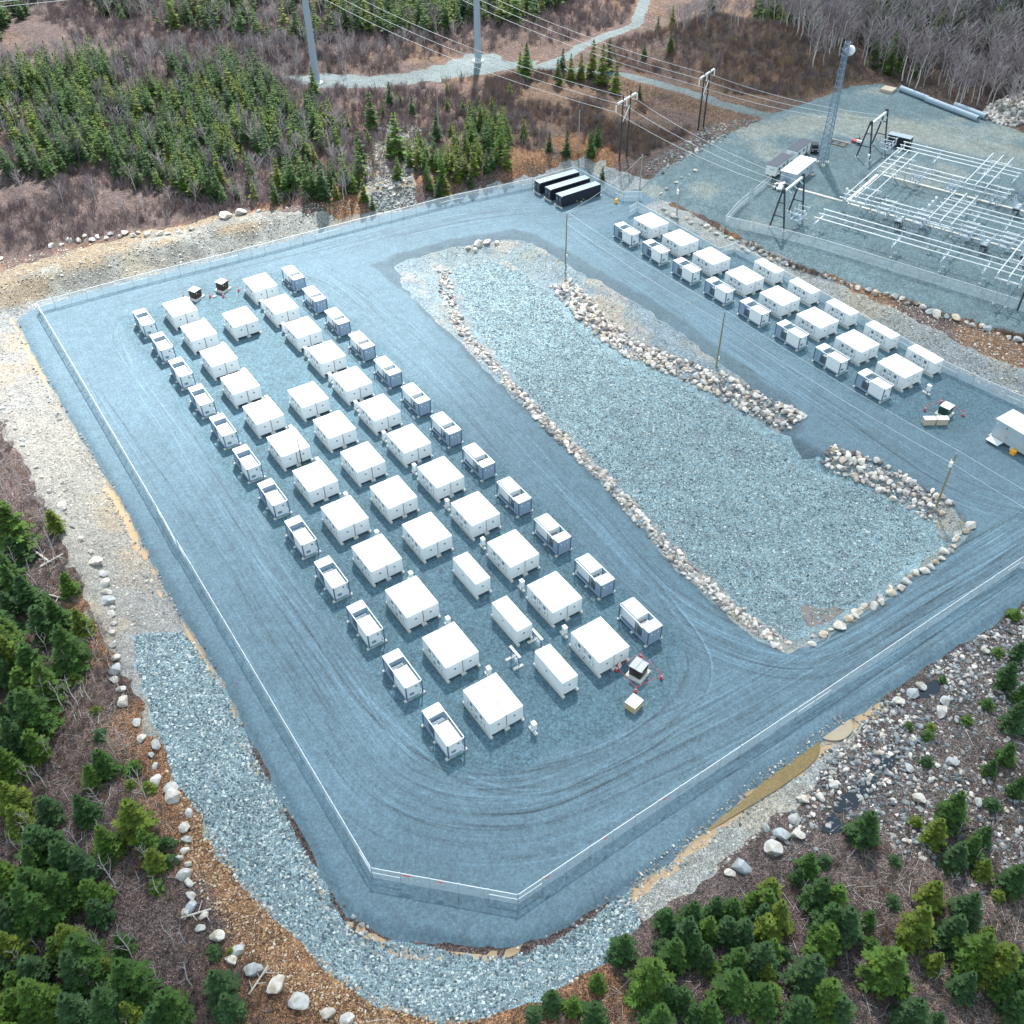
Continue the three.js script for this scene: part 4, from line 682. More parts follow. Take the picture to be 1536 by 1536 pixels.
// pipes and pallets at the back of the yard
for (const [x, z, l, t] of [[241.2, -166, 9.5, 'long grey culvert pipe nearest the pallet stack'], [240.4, -156.6, 9.5, 'long grey culvert pipe in the middle of the yard edge'], [243, -149.3, 10, 'long grey culvert pipe against the brush, beside the rock pile'], [240.2, -148.8, 8.6, 'long grey culvert pipe lying on the yard side, beside the rock pile']]) {
  const g = thing('culvert_pipe', t, 'pipe', [x, height(x, z) + 0.75, z], rad(-2)); const p = [[0.62, -l / 2], [0.75, -l / 2], [0.75, l / 2], [0.62, l / 2], [0.62, -l / 2]].map(q => new THREE.Vector2(...q)); part('shell', new THREE.LatheGeometry(p, 20).rotateX(Math.PI / 2), K.pipe, g); for (const q of [-l / 2 + 0.15, l / 2 - 0.15]) part('end_ring', new THREE.TorusGeometry(0.76, 0.06, 8, 20).translate(0, 0, q), K.galv, g); }
{ const x = 238.6, z = -172.5, g = thing('pallet_stack', 'low stack of pale boards at the back edge of the yard', 'timber stack', [x, height(x, z), z], 0.3); for (let l = 0; l < 3; l++) for (let k = 0; k < 5; k++) part('board', box(0.62, 0.22, 3.4, -1.4 + k * 0.7, 0.15 + l * 0.26, 0), K.paleTimber, g); part('bearer', join([-1.2, 1.2].map(q => box(3.6, 0.08, 0.16, 0, 0.01, q))), K.timber, g); }
console.log('substation');

// ---------------------------------------------------------------- poles and lines
function pole(x, z, H, label, opt = {}) {
  const g = thing('utility_pole', label, 'utility pole', [x, height(x, z), z], opt.turn ?? 0); part('shaft', new THREE.CylinderGeometry(0.11, 0.17, H + 0.3, 10).translate(0, H / 2 - 0.15, 0), opt.m ?? K.poleWood, g);
  if (opt.arm) part('cross_arm', box(2.2, 0.12, 0.12, 0, H - 0.4, 0.12), K.poleWood, g); if (opt.can) { const c = part('transformer_can', new THREE.CylinderGeometry(0.26, 0.26, 0.85, 14).translate(-0.45, H - 1.7, 0), K.coneWhite, g); part('bracket', box(0.4, 0.1, 0.1, -0.15, H - 1.7, 0), K.galv, c); part('fuse_cutout', box(0.12, 0.4, 0.12, -0.7, H - 0.9, 0), K.coneWhite, g); }
  if (opt.box) part('meter_box', rbox(0.3, 0.6, 0.2, 0.2, 1.7, 0.05, 0.02), K.white, g); part('top_insulator', new THREE.CylinderGeometry(0.06, 0.08, 0.25, 8).translate(0, H + 0.1, 0), K.porcelain, g); return g;
}
K.poleWood = std([0.24, 0.2, 0.13], 0.9); K.poleGrey = std([0.3, 0.29, 0.27], 0.9);
pole(110.8, -147.8, 11, 'brown wooden utility pole nearest the black containers', { box: 1 }); pole(110.9, -101.8, 11.1, 'brown wooden utility pole at the middle of the basin bank', { box: 1 }); pole(112.8, -55.3, 10.4, 'brown wooden utility pole carrying a white can by the basin corner', { can: 1 });
pole(143.2, -163.4, 9.6, 'wooden utility pole at the gate with a short cross-arm', { arm: 1, m: K.poleGrey }); pole(143.4, -150.4, 7, 'short grey pole between the boulders and the boundary fence', { can: 1, m: K.poleGrey }); pole(143.2, -187.2, 10, 'bare grey pole in the brush behind the black containers', { m: K.poleGrey }); pole(167.6, -81.2, 10.5, 'dark pole standing at the front substation fence', { m: K.aframe });
pole(119.5, -214, 11, 'thin bare grey pole in the brush above the fallen rock', { m: K.poleGrey });
function span(pts, r, mat, label, sag = 0.03) {
  const g = thing('power_line', label, 'power line');
  for (let i = 1; i < pts.length; i++) { const a = new THREE.Vector3(...pts[i - 1]), b = new THREE.Vector3(...pts[i]), L = a.distanceTo(b), m = a.clone().lerp(b, 0.5); m.y -= L * sag * 2; part('conductor', new THREE.TubeGeometry(new THREE.QuadraticBezierCurve3(a, m, b), 14, r, 4), mat, g); }
}
span([[110.8, 11.1, -147.8], [110.9, 11.2, -101.8], [112.8, 10.5, -55.3], [116, 11, -5]], 0.03, K.cable, 'upper wire strung along the three brown poles beside the basin', 0.012);
span([[110.8, 8.6, -147.8], [110.9, 8.7, -101.8], [112.8, 8, -55.3], [116, 8.5, -5]], 0.03, K.cable, 'lower wire strung along the three brown poles beside the basin', 0.014);
span([[143.2, 9.5, -163.4], [110.8, 11, -147.8]], 0.03, K.cable, 'wire from the gate pole over the black containers to the basin pole');
// two-pole line structures
function hFrame(x1, z1, x2, z2, H, label) {
  const g = thing('two_pole_structure', label, 'power pole'), y1 = height(x1, z1), y2 = height(x2, z2), top = Math.max(y1, y2) + H, dx = x2 - x1, dz = z2 - z1, L = Math.hypot(dx, dz), ux = dx / L, uz = dz / L;
  part('pole', bar([x1, y1 - 0.2, z1], [x1, top, z1], 0.24, 10, 0.17), K.pole2, g); part('pole', bar([x2, y2 - 0.2, z2], [x2, top, z2], 0.24, 10, 0.17), K.pole2, g);
  part('cross_arm', beam([x1 - ux * 2.4, top - 1.2, z1 - uz * 2.4], [x2 + ux * 2.4, top - 1.2, z2 + uz * 2.4], 0.34, 0.4), K.bus, g);
  part('brace', join([bar([x1, top - 3, z1], [x2, top - 6.5, z2], 0.09, 6), bar([x2, top - 3, z2], [x1, top - 6.5, z1], 0.09, 6)]), K.bus, g);
  const out = []; for (const t of [-0.9, 0.5, 1.9]) { const px = lerp(x1, x2, t), pz = lerp(z1, z2, t), l = part('insulator_string', bar([px, top - 1.4, pz], [px, top - 2.9, pz], 0.13, 8), K.coneWhite, g); out.push([px, top - 2.9, pz]); } return { out, top };
}
K.pole2 = std([0.05, 0.045, 0.045], 0.9);
const h1 = hFrame(148.4, -177.6, 151.6, -178.8, 15.4, 'two-pole line structure on the brush slope beside the black containers'), h2 = hFrame(178.0, -182.4, 180.9, -183.6, 14.6, 'two-pole line structure beside the curving gravel road');
const beam1 = [0.2, 0.5, 0.8].map(t => S(-2.4 + 9.4 * t, 0.7, 8)), beam2 = [0.2, 0.5, 0.8].map(t => S(43.6 + 9.6 * t, 1, 8));
h1.out.forEach((p, i) => { span([beam1[i], p, [118 + i * 4, 24, -330 + i * 3]], 0.045, K.cable, `${['outer', 'middle', 'inner'][i]} wire from the front black frame over the brush slope structure`); });
h2.out.forEach((p, i) => { span([beam2[i], p, [150 + i * 4, 26, -330 + i * 3]], 0.045, K.cable, `${['outer', 'middle', 'inner'][i]} wire from the rear black frame over the road structure`); });
for (const [x, z, l] of [[109.3, -263.8, 'tall steel monopole standing beside the conifer stand'], [155.9, -253.3, 'tall steel monopole standing on the gravel clearing beside the brown slope']]) { const g = thing('steel_monopole', l, 'power pole', [x, height(x, z), z]);
  part('shaft', new THREE.CylinderGeometry(0.55, 1.05, 44, 16).translate(0, 22.2, 0), K.mono, g); part('concrete_base', new THREE.CylinderGeometry(1.7, 1.8, 0.5, 20).translate(0, 0.15, 0), K.conc, g); for (const y of [30, 36, 42]) part('arm', beam([-5, y, 2], [5, y, -2], 0.4), K.mono, g); }
[30, 36, 42].forEach((y, i) => { for (const s of [-1, 1]) span([[-80 + s * 4, y + 4, -330], [109.3 + s * 5, y + 3.4, -263.8 - s * 2], [155.9 + s * 5, y + 3.4, -253.3 - s * 2], [330, y + 12, -230]], 0.05, K.cable, `${['lower', 'middle', 'upper'][i]} ${s < 0 ? 'near' : 'far'} side wire strung between the two steel monopoles`, 0.02); });
console.log('lines');

// ---------------------------------------------------------------- rocks
function rockGeo(seed, detail, cuts = 7, flat = 0.72) {
  const rnd = rng(seed * 7919 + 13), g = new THREE.IcosahedronGeometry(1, detail), p = g.attributes.position, pl = [];
  for (let i = 0; i < cuts; i++) { const v = new THREE.Vector3(rnd() - 0.5, rnd() - 0.4, rnd() - 0.5).normalize(); pl.push([v, 0.5 + rnd() * 0.28]); }
  const sx = 0.85 + rnd() * 0.45, sz = 0.75 + rnd() * 0.4, v = new THREE.Vector3();
  for (let i = 0; i < p.count; i++) {
    v.fromBufferAttribute(p, i); const k = 1 + (vnoise(v.x * 2 + seed, v.y * 2 + v.z * 1.7, seed) - 0.5) * 0.35; v.multiplyScalar(k);
    for (const [n, d] of pl) { const q = v.dot(n) - d; if (q > 0) v.addScaledVector(n, -q); }
    p.setXYZ(i, v.x * sx, v.y * flat, v.z * sz);
  }
  g.computeVertexNormals(); g.deleteAttribute('uv');
  const c = new Float32Array(p.count * 3);
  for (let i = 0; i < p.count; i += 3) for (let q = 0; q < 3; q++) { const x = p.getX(i + q), y = p.getY(i + q), z = p.getZ(i + q), m = fbm(x * 2.2 + seed, z * 2.2 + y * 1.7, 3, seed), s = sst(0.5, 0.64, m) * 0.38, t = 0.72 + 0.56 * fbm(x * 4, z * 4 + y * 3, 2, seed + 5); c.set([t * (1 - s * 0.55), t * (1 - s * 0.75), t * (1 - s)], (i + q) * 3); }
  g.setAttribute('color', new THREE.BufferAttribute(c, 3)); return g;
}
const bigRocks = [1, 2, 3, 4, 5, 6, 7, 8].map(s => rockGeo(s, 2, 15)), smallRocks = [11, 12, 13].map(s => rockGeo(s, 0, 5, 0.65)), midRocks = [21, 22, 23, 24].map(s => rockGeo(s, 1, 7));
const rockMats = [[0.56, 0.52, 0.49], [0.47, 0.46, 0.46], [0.38, 0.41, 0.44], [0.52, 0.44, 0.37], [0.32, 0.35, 0.38]].map(c => std(c, 0.92, { vertexColors: true }));
const scatterMat = std([1, 1, 1], 0.95, { vertexColors: true });
const toneName = ['pale', 'light grey', 'blue-grey', 'tan', 'dark grey'];
function boulder(x, z, r, label, group, seed, tone, lift = 0) {
  tone ??= Math.floor(hash2(seed, 3, 2) * 4); label = label.replace(/\b(pale grey|pale|white) /, toneName[tone] + ' ');
  const k = Math.floor(hash2(seed, 7, 1) * 8), m = solo('boulder', bigRocks[k], rockMats[tone ?? Math.floor(hash2(seed, 3, 2) * 4)], label, 'boulder', group);
  m.position.set(x, height(x, z) + r * 0.32 + lift, z); m.scale.setScalar(r * 0.95); m.rotation.set((hash2(seed, 1, 4) - 0.5) * 0.5, hash2(seed, 2, 4) * 6.28, (hash2(seed, 5, 4) - 0.5) * 0.5); return m;
}
function scatter(name, geos, list, label, category, mat = scatterMat) {           // list of [x,y,z,scale,rotY,tilt,color]
  geos.forEach((g, gi) => {
    const L = list.filter((_, i) => i % geos.length === gi); if (!L.length) return;
    const im = new THREE.InstancedMesh(g, mat, L.length), M4 = new THREE.Matrix4(), q = new THREE.Quaternion(), e = new THREE.Euler();
    L.forEach((a, i) => { e.set(a[5], a[4], a[5] * 0.7); M4.compose(new THREE.Vector3(a[0], a[1], a[2]), q.setFromEuler(e), Array.isArray(a[3]) ? new THREE.Vector3(...a[3]) : new THREE.Vector3(a[3], a[3], a[3])); im.setMatrixAt(i, M4); im.setColorAt(i, a[6]); });
    im.name = numbered(name); im.userData.kind = 'stuff'; im.userData.label = label; im.userData.category = category; im.castShadow = im.receiveShadow = true; scene.add(im);
  });
}
const pal = {
  blue: [[0.21, 0.285, 0.335], [0.15, 0.21, 0.255], [0.32, 0.395, 0.435], [0.075, 0.112, 0.145], [0.54, 0.59, 0.61], [0.19, 0.26, 0.305]].map(c => lin(...c)),
  tan: [[0.38, 0.36, 0.33], [0.3, 0.3, 0.3], [0.5, 0.48, 0.45], [0.25, 0.22, 0.19], [0.22, 0.24, 0.26], [0.58, 0.56, 0.53]].map(c => lin(...c)),
  grey: [[0.15, 0.18, 0.21], [0.2, 0.225, 0.25], [0.1, 0.115, 0.135], [0.28, 0.3, 0.32], [0.4, 0.39, 0.38]].map(c => lin(...c)),
  pale: [[0.64, 0.59, 0.57], [0.54, 0.5, 0.49], [0.38, 0.35, 0.35], [0.72, 0.68, 0.66], [0.5, 0.42, 0.38], [0.2, 0.19, 0.2]].map(c => lin(...c)),
};
const pick = (a, r) => a[Math.floor(r * a.length)];
function fillRocks(rnd, poly, n, r0, r1, p, test) {
  let x0 = 1e9, x1 = -1e9, z0 = 1e9, z1 = -1e9; for (const [a, b] of poly) { x0 = Math.min(x0, a); x1 = Math.max(x1, a); z0 = Math.min(z0, b); z1 = Math.max(z1, b); }
  const out = []; for (let t = 0; t < n * 12 && out.length < n; t++) { const x = lerp(x0, x1, rnd()), z = lerp(z0, z1, rnd()); if (!inPoly(poly, x, z) || (test && !test(x, z))) continue; const r = r0 + (r1 - r0) * Math.pow(rnd(), 2.2); out.push([x, height(x, z) + r * 0.2, z, [r * (0.75 + 0.8 * rnd()), r * (0.55 + 0.5 * rnd()), r * (0.65 + 0.5 * rnd())], rnd() * 6.28, (rnd() - 0.5) * 0.9, pick(p, rnd())]); } return out;
}
const rr = rng(4242);
scatter('riprap_stones', smallRocks, fillRocks(rr, APRON, 22000, 0.06, 0.22, pal.blue), 'angular blue-grey riprap stones covering the sloping apron', 'stones');
scatter('basin_stones', smallRocks, fillRocks(rr, FLOOR, 42000, 0.055, 0.2, pal.blue), 'coarse pale blue stones covering the basin floor', 'stones');
scatter('bank_stones', smallRocks, fillRocks(rr, PIT, 5200, 0.06, 0.2, pal.blue.concat(pal.blue, pal.tan), (x, z) => sdPoly(FLOOR, x, z) > 0.3 && sdPoly(PIT, x, z) < -0.6 - 2.5 * Math.max(sst(94, 104, x) * sst(-66, -80, z), sst(-158, -164, z))), 'loose tan and grey stones on the basin banks', 'stones');
scatter('verge_stones', smallRocks, fillRocks(rr, STRIP, 1500, 0.06, 0.2, pal.tan), 'loose pale stones on the strip beside the silt ditch', 'stones');
scatter('field_stones', midRocks, fillRocks(rr, FIELD, 8000, 0.07, 0.4, pal.pale.concat(pal.grey, pal.grey, pal.grey), (x, z) => rr() < 0.12 + sst(-24, -33, z - (x - 80) * 0.06) * 0.9 * sst(0.25, 0.5, fbm(x * 0.12, z * 0.12, 3, 88)) + 0.5 * sst(0.52, 0.62, fbm(x * 0.07, z * 0.07, 3, 89))), 'broken pale and dark stones strewn over the cleared ground', 'stones');
scatter('talus_stones', smallRocks, fillRocks(rr, TALUS, 2600, 0.15, 0.5, pal.grey), 'dark broken rock lying between the conifers', 'stones');
const SLOPEL = [[-1, -170], [4, -200], [12, -209], [45, -203], [62, -202], [88, -192], [60, -189], [33, -191.5], [13, -192], [9.6, -188], [9.4, -157], [9.9, -123], [9.4, -98], [4, -97], [3.8, -110], [2.5, -130], [2, -150]];
scatter('slope_stones', smallRocks, fillRocks(rr, SLOPEL, 6500, 0.07, 0.24, pal.tan), 'loose grey and tan stones on the cut slope', 'stones');
const SLOPER = [[144.6, -62], [158, -74], [155, -88], [151.4, -103], [148.8, -118], [146.8, -133], [145, -128], [144.6, -100], [144.6, -75]];
scatter('slope_stones', smallRocks, fillRocks(rr, SLOPER, 2600, 0.07, 0.24, pal.tan), 'loose grey stones on the slope below the substation', 'stones');
const SPILL = [[150, -166], [170, -170.5], [195, -178], [186, -184], [168, -178], [150, -172]];
scatter('roadside_stones', smallRocks, fillRocks(rr, SPILL, 900, 0.1, 0.42, pal.grey), 'blue-grey stones edging the gravel road', 'stones');
{ const L = [], c = [255, -142]; for (let i = 0; i < 1400; i++) { const a = rr() * 6.28, q = Math.sqrt(rr()), x = c[0] + Math.cos(a) * q * 12, z = c[1] + Math.sin(a) * q * 8, r = 0.3 + rr() * 0.6; L.push([x, height(x, z) + 3.4 * (1 - q * q) * rr() ** 0.3, z, r, rr() * 6, rr() - 0.5, pick(pal.pale, rr())]); } scatter('rock_pile_stones', midRocks, L, 'high pile of pale broken rock at the edge of the yard', 'stones'); }

{ const RUST = [[0.6, -74], [2.2, -64], [3.2, -55.6], [4.4, -51.4], [6.6, -44.5], [8.8, -38.8], [12.8, -33.6], [16.4, -31.2], [14, -29.5], [9, -33], [4.5, -38.5], [1.6, -44], [-0.5, -51], [-1.6, -58], [-0.5, -66]]; scatter('rusty_gravel', smallRocks, fillRocks(rr, RUST, 4200, 0.04, 0.15, [[0.42, 0.26, 0.13], [0.34, 0.2, 0.1], [0.5, 0.38, 0.26], [0.56, 0.5, 0.44], [0.28, 0.18, 0.12]].map(c => lin(...c))), 'rusty orange gravel between the riprap and the boulder row', 'stones'); }
// stones and dark clods along both lips of the ditch
{ const L = []; for (let i = 0; i < 30000 && L.length < 4200; i++) { const x = lerp(6, 80, rr()), z = lerp(-190, -33, rr()); if (!(x < 13 || z > -46)) continue; const d = sdPoly(PAD, x, z); if (!((d > 0.7 && d < 1.5) || (d > 2 && d < 3))) continue; if (fbm(x * 0.2, z * 0.2, 2, 33) < 0.42) continue; const r = 0.07 + 0.26 * Math.pow(rr(), 2); L.push([x, height(x, z) + r * 0.2, z, r, rr() * 6, rr() - 0.5, pick(pal.tan.concat(pal.grey, pal.grey), rr())]); } scatter('ditch_stones', smallRocks, L, 'small dark and pale stones along the lips of the drainage ditch', 'stones'); }
// rows of countable boulders
const ROWL = [[1.2, -158.2], [0.9, -154], [1.5, -150.8], [1.8, -147.2], [1.4, -145.3], [1.7, -142.3], [1.9, -138.2], [2, -135.2], [2.1, -131.2], [2.8, -126.7], [2.9, -121.6], [3, -118.3], [3.6, -115.3], [3.5, -112.8], [3.9, -110.3], [3.4, -108.1], [3.2, -106.1], [3, -104.2], [3, -102.7], [2.5, -101.5], [2.3, -99.5], [1.6, -97.9], [1.2, -95.9], [0.7, -93.5], [0.1, -91.3], [-0.5, -90.1], [-0.2, -88], [-0.6, -85.7], [-0.1, -81.9], [-0.3, -79.2], [0.7, -77.4], [-0.2, -76.4], [-0.3, -74.7], [-0.9, -72.5], [0.1, -70.8], [0.1, -69.4], [0.8, -66.6], [-0.1, -65.2], [-0.5, -63.8], [-1.1, -62.7], [-1.8, -62.1], [-1.3, -61], [-2, -60.2], [-2, -59.1], [-2.3, -57.6], [-2.7, -56.5], [-3.4, -56.2], [-1.9, -54.9], [-2.7, -53.9], [-1.5, -52.2], [-0.4, -49.8], [-1.3, -49.2], [0.1, -47.2], [1.4, -44.6], [2.6, -42.1], [4.4, -39.7], [5.8, -38.1]];
const big = new Set([9, 13, 15, 17, 24, 27, 30, 33, 34, 35, 42, 45, 49, 50, 52, 53, 54]);
ROWL.forEach(([x, z], i) => { const r = (i < 10 ? 0.45 : 0.55) + hash2(i, 9, 3) * 0.22 + (big.has(i) ? 0.35 : 0) + (i > 50 ? 0.2 : 0); boulder(x, z, r, i < 10 ? 'pale boulder in the loose row at the brush edge opposite the side gate' : big.has(i) ? 'large pale boulder in the row between conifers and riprap apron' : 'pale boulder in the row between conifers and riprap apron', 'boulders between conifers and apron', i + 100, i % 7 === 3 ? 2 : i % 2 ? 0 : 1); });
[[12.9, -210], [22.8, -209.4], [26.6, -210.1], [29.8, -209.7], [31.9, -207.8], [34.7, -207.4], [37.2, -206], [39.6, -204.4], [41.5, -202.7], [43.5, -201.3], [47.2, -200.2], [49.8, -200.2], [58.1, -201], [61.1, -200.9], [65, -199.7], [24.6, -208.6], [28.2, -208.5], [30.5, -206.9], [33.4, -206.2], [36, -205.4], [38.4, -203.8], [40.6, -202.3], [42.6, -201.2], [44.8, -200.9]].forEach(([x, z], i) => boulder(x, z, i === 12 || i === 13 ? 1.5 : 0.6 + hash2(i, 4, 8) * 0.4, i === 12 || i === 13 ? 'one of two large white boulders at the conifer edge above the cut slope' : 'pale boulder in the row topping the cut slope below the conifers', i === 12 || i === 13 ? 'pair of large white boulders' : 'boulders topping the cut slope', i + 300, i % 3));
const along = (pl, step, wid, rnd) => { const o = []; for (let i = 1; i < pl.length; i++) { const [ax, az] = pl[i - 1], [bx, bz] = pl[i], L = Math.hypot(bx - ax, bz - az); for (let s = 0; s < L; s += step * (0.7 + 0.6 * rnd())) { const w = (rnd() - 0.5) * wid; o.push([lerp(ax, bx, s / L) - (bz - az) / L * w, lerp(az, bz, s / L) + (bx - ax) / L * w]); } } return o; };
const LR = [[142.2, -154], [144.2, -140.2], [145.6, -129], [147, -120.1], [149.4, -109.9], [153, -96.4], [155.2, -87.3], [157, -79.9], [158.7, -73.3]];
along(LR, 1.75, 1.6, rr).forEach(([x, z], i) => boulder(x, z, 0.5 + hash2(i, 2, 9) * (z > -110 ? 0.75 : 0.4), 'pale grey boulder in the row below the substation fence', 'boulders below the substation', i + 400, [1, 2, 0, 4, 3][i % 5]));
along([[112.8, -49.8], [108.8, -49.1], [105.4, -48.1], [101.2, -47.7], [93.8, -47.3], [88.2, -47.1], [82.3, -47.1], [76.1, -47.2]], 1.25, 1.2, rr).forEach(([x, z], i) => boulder(x, z, 0.5 + hash2(i, 6, 9) * 0.5, 'pale boulder in the single row closing the basin beside the silt ditch lane', 'boulders closing the basin', i + 500, [0, 3, 1, 0][i % 4]));
[[100.5, -30.5, 1.7], [98.6, -29.8, 1.2], [103, -32.6, 1.3], [105.5, -33, 1.1], [95.5, -33.6, 0.8], [97.6, -28.3, 1.1], [107, -31.5, 1.4], [84, -34.5, 1.0], [82.2, -34.2, 1.1], [79.8, -34.6, 1.0], [82.5, -30.4, 1.5], [84.2, -31.2, 1.1], [70.6, -24.2, 1.2], [73, -27.5, 0.9], [77.6, -25.2, 1.1], [59.7, -31.4, 1.1], [57, -30, 1.0], [54.3, -29.5, 1.5], [55.8, -28.6, 1.1], [52.3, -28.6, 1.4], [53.6, -31.2, 0.8], [61.5, -30.5, 0.9], [64, -30.6, 0.8], [47.8, -29, 1.6], [46.4, -29.3, 0.8], [92, -27, 1.0], [88, -22, 1.1], [82, -18.5, 1.0], [75.5, -20, 1.0]].forEach(([x, z, r], i) => boulder(x, z, r * 0.82, r > 1.2 ? 'large white angular boulder on the stony clearing beyond the silt ditch' : 'pale angular boulder on the stony clearing beyond the silt ditch', 'boulders on the stony clearing', i + 600, i % 3));
along(ROAD.slice(0, 4), 2.6, 0.6, rr).forEach(([x, z], i) => { if (x > 146 && x < 182) boulder(x + 0.5, z + (x < 160 ? 3.4 : -3.4), 0.42 + hash2(i, 8, 8) * 0.25, 'small pale boulder edging the gravel road to the substation', 'boulders edging the substation road', i + 700, i % 3); });
for (const [x, z, r] of [[100.5, -165.6, 1.3], [102.4, -165, 1.0], [99, -164.4, 0.9], [104, -163.8, 0.8], [97.8, -165.6, 0.7]]) boulder(x, z, r, 'white boulder in the small cluster at the kiosk end of the basin', 'white boulder cluster in the basin', Math.round(x * 10), 0);
// rock banks of the basin
const bankRocks = [];
const band = (pl, step, wid, r0, r1, side) => { for (const [x, z] of along(pl, step, wid, rr)) bankRocks.push({ x, z, r: r0 + (r1 - r0) * Math.pow(rr(), 1.8), side }); };
band([[89.5, -161.9], [84.5, -152.1], [80.2, -139.9], [77.8, -120.1]], 0.16, 2.8, 0.18, 0.6, 0); band([[77.8, -120.1], [76.2, -105], [75.6, -89.7], [74.3, -76.7], [73.3, -66.6], [73.4, -57.3], [74.6, -48.6]], 0.085, 3.3, 0.18, 0.62, 0);
band([[106.4, -143.5], [103.8, -131.1], [102.8, -117.3], [105.6, -107.4], [108.3, -98], [109.3, -89], [110.3, -81.6]], 0.075, 4.8, 0.2, 0.78, 1); band([[108.2, -73.1], [110.6, -68.4], [112, -64.4], [112.2, -59.4], [112.8, -53.6]], 0.07, 4.4, 0.2, 0.72, 1);
bankRocks.sort((a, b) => b.r - a.r);
const usedBoulders = taken.boulder + 1, room = Math.max(0, 298 - usedBoulders);
bankRocks.slice(0, room).forEach((b, i) => boulder(b.x, b.z, b.r, b.side ? 'large pale boulder in the rock bank below the brown poles' : 'pale boulder in the rock bank along the skid side of the basin', b.side ? 'boulders of the pole-side rock bank' : 'boulders of the skid-side rock bank', i + 900, [0, 1, 0, 3, 1][i % 5], 0.1));
scatter('rock_bank_stones', midRocks, bankRocks.slice(room).map(b => [b.x, height(b.x, b.z) + b.r * 0.35, b.z, [b.r * (0.8 + 0.6 * rr()), b.r * (0.7 + 0.4 * rr()), b.r * (0.7 + 0.4 * rr())], rr() * 6.28, (rr() - 0.5) * 1.1, pick(pal.pale, rr())]), 'pale broken rock lining the basin banks', 'stones');
console.log('rocks', taken.boulder);

// ---------------------------------------------------------------- ponds
const waterMat = new THREE.MeshPhysicalMaterial({ color: lin(0.24, 0.17, 0.07), roughness: 0.25, specularIntensity: 0.6, map: chips([[250, 248, 240], [206, 204, 190], [228, 230, 224]], 0.35, 83) }), mudMat = std([0.3, 0.24, 0.17], 0.5), darkWater = new THREE.MeshPhysicalMaterial({ color: lin(0.012, 0.018, 0.03), roughness: 0.08 });
function pond(name, pts, y, mat) { const s = new THREE.Shape(); const cv = new THREE.CatmullRomCurve3(pts.map(p => new THREE.Vector3(p[0], 0, p[1])), true).getSpacedPoints(60); cv.forEach((p, i) => { const q = 1 + (hash2(i, 3, 9) - 0.5) * 0; i ? s.lineTo(p.x * q, -p.z) : s.moveTo(p.x, -p.z); }); const g = new THREE.ShapeGeometry(s).rotateX(-Math.PI / 2).translate(0, y, 0); { const P = g.attributes.position, U = g.attributes.uv; for (let i = 0; i < P.count; i++) U.setXY(i, P.getX(i) / 14, P.getZ(i) / 14); } const m = structure(numbered(name), g, mat); return m; }
pond('silt_water', [[43, -35.0], [52.1, -36.3], [60.9, -37], [66.2, -36.9], [67.2, -35.9], [65.6, -34.6], [60.6, -34.1], [51.8, -34.4]], -0.68, waterMat);
pond('silt_water', [[67.9, -37.4], [68, -35.8], [69.6, -34.6], [71.9, -34.9], [72.6, -36.4], [71, -37.7]], -0.62, mudMat);
pond('basin_puddle', [[82.6, -53.2], [80.8, -50.6], [80.6, -48.2], [83, -47.2], [86, -48], [86.6, -49.8], [84.6, -51.4]], -1.86, std([0.16, 0.13, 0.12], 0.25));
for (const [x, z] of [[71.3, -29.5], [67, -28.4], [63.6, -28.1], [60.6, -27.2], [84.5, -33.4]]) { const y = height(x, z); pond('dark_puddle', [[x - 2.1, z - 0.3], [x + 0.4, z - 1.1], [x + 1.9, z - 0.4], [x + 1.2, z + 0.5], [x - 0.6, z + 0.9]], y + 0.07, darkWater); }
console.log('ponds');

// ---------------------------------------------------------------- trees
function tris() { return { p: [], n: [], c: [] }; }
function geoOf(t) { const g = new THREE.BufferGeometry(); g.setAttribute('position', new THREE.Float32BufferAttribute(t.p, 3)); if (t.n.length) g.setAttribute('normal', new THREE.Float32BufferAttribute(t.n, 3)); else g.computeVertexNormals(); g.setAttribute('color', new THREE.Float32BufferAttribute(t.c, 3)); return g; }
const V3 = (x, y, z) => new THREE.Vector3(x, y, z), UP = V3(0, 1, 0);
function spray(t, o, dir, side, len, wid, col) {                      // pointed needle spray: two facing triangles folded along its rib
  const mid = o.clone().addScaledVector(dir, len * 0.42), tip = o.clone().addScaledVector(dir, len), a = mid.clone().addScaledVector(side, wid / 2), b = mid.clone().addScaledVector(side, -wid / 2); a.y -= wid * 0.16; b.y -= wid * 0.16;
  for (const v of [o, a, tip, o, tip, b]) { t.p.push(v.x, v.y, v.z); t.c.push(...col); }
}
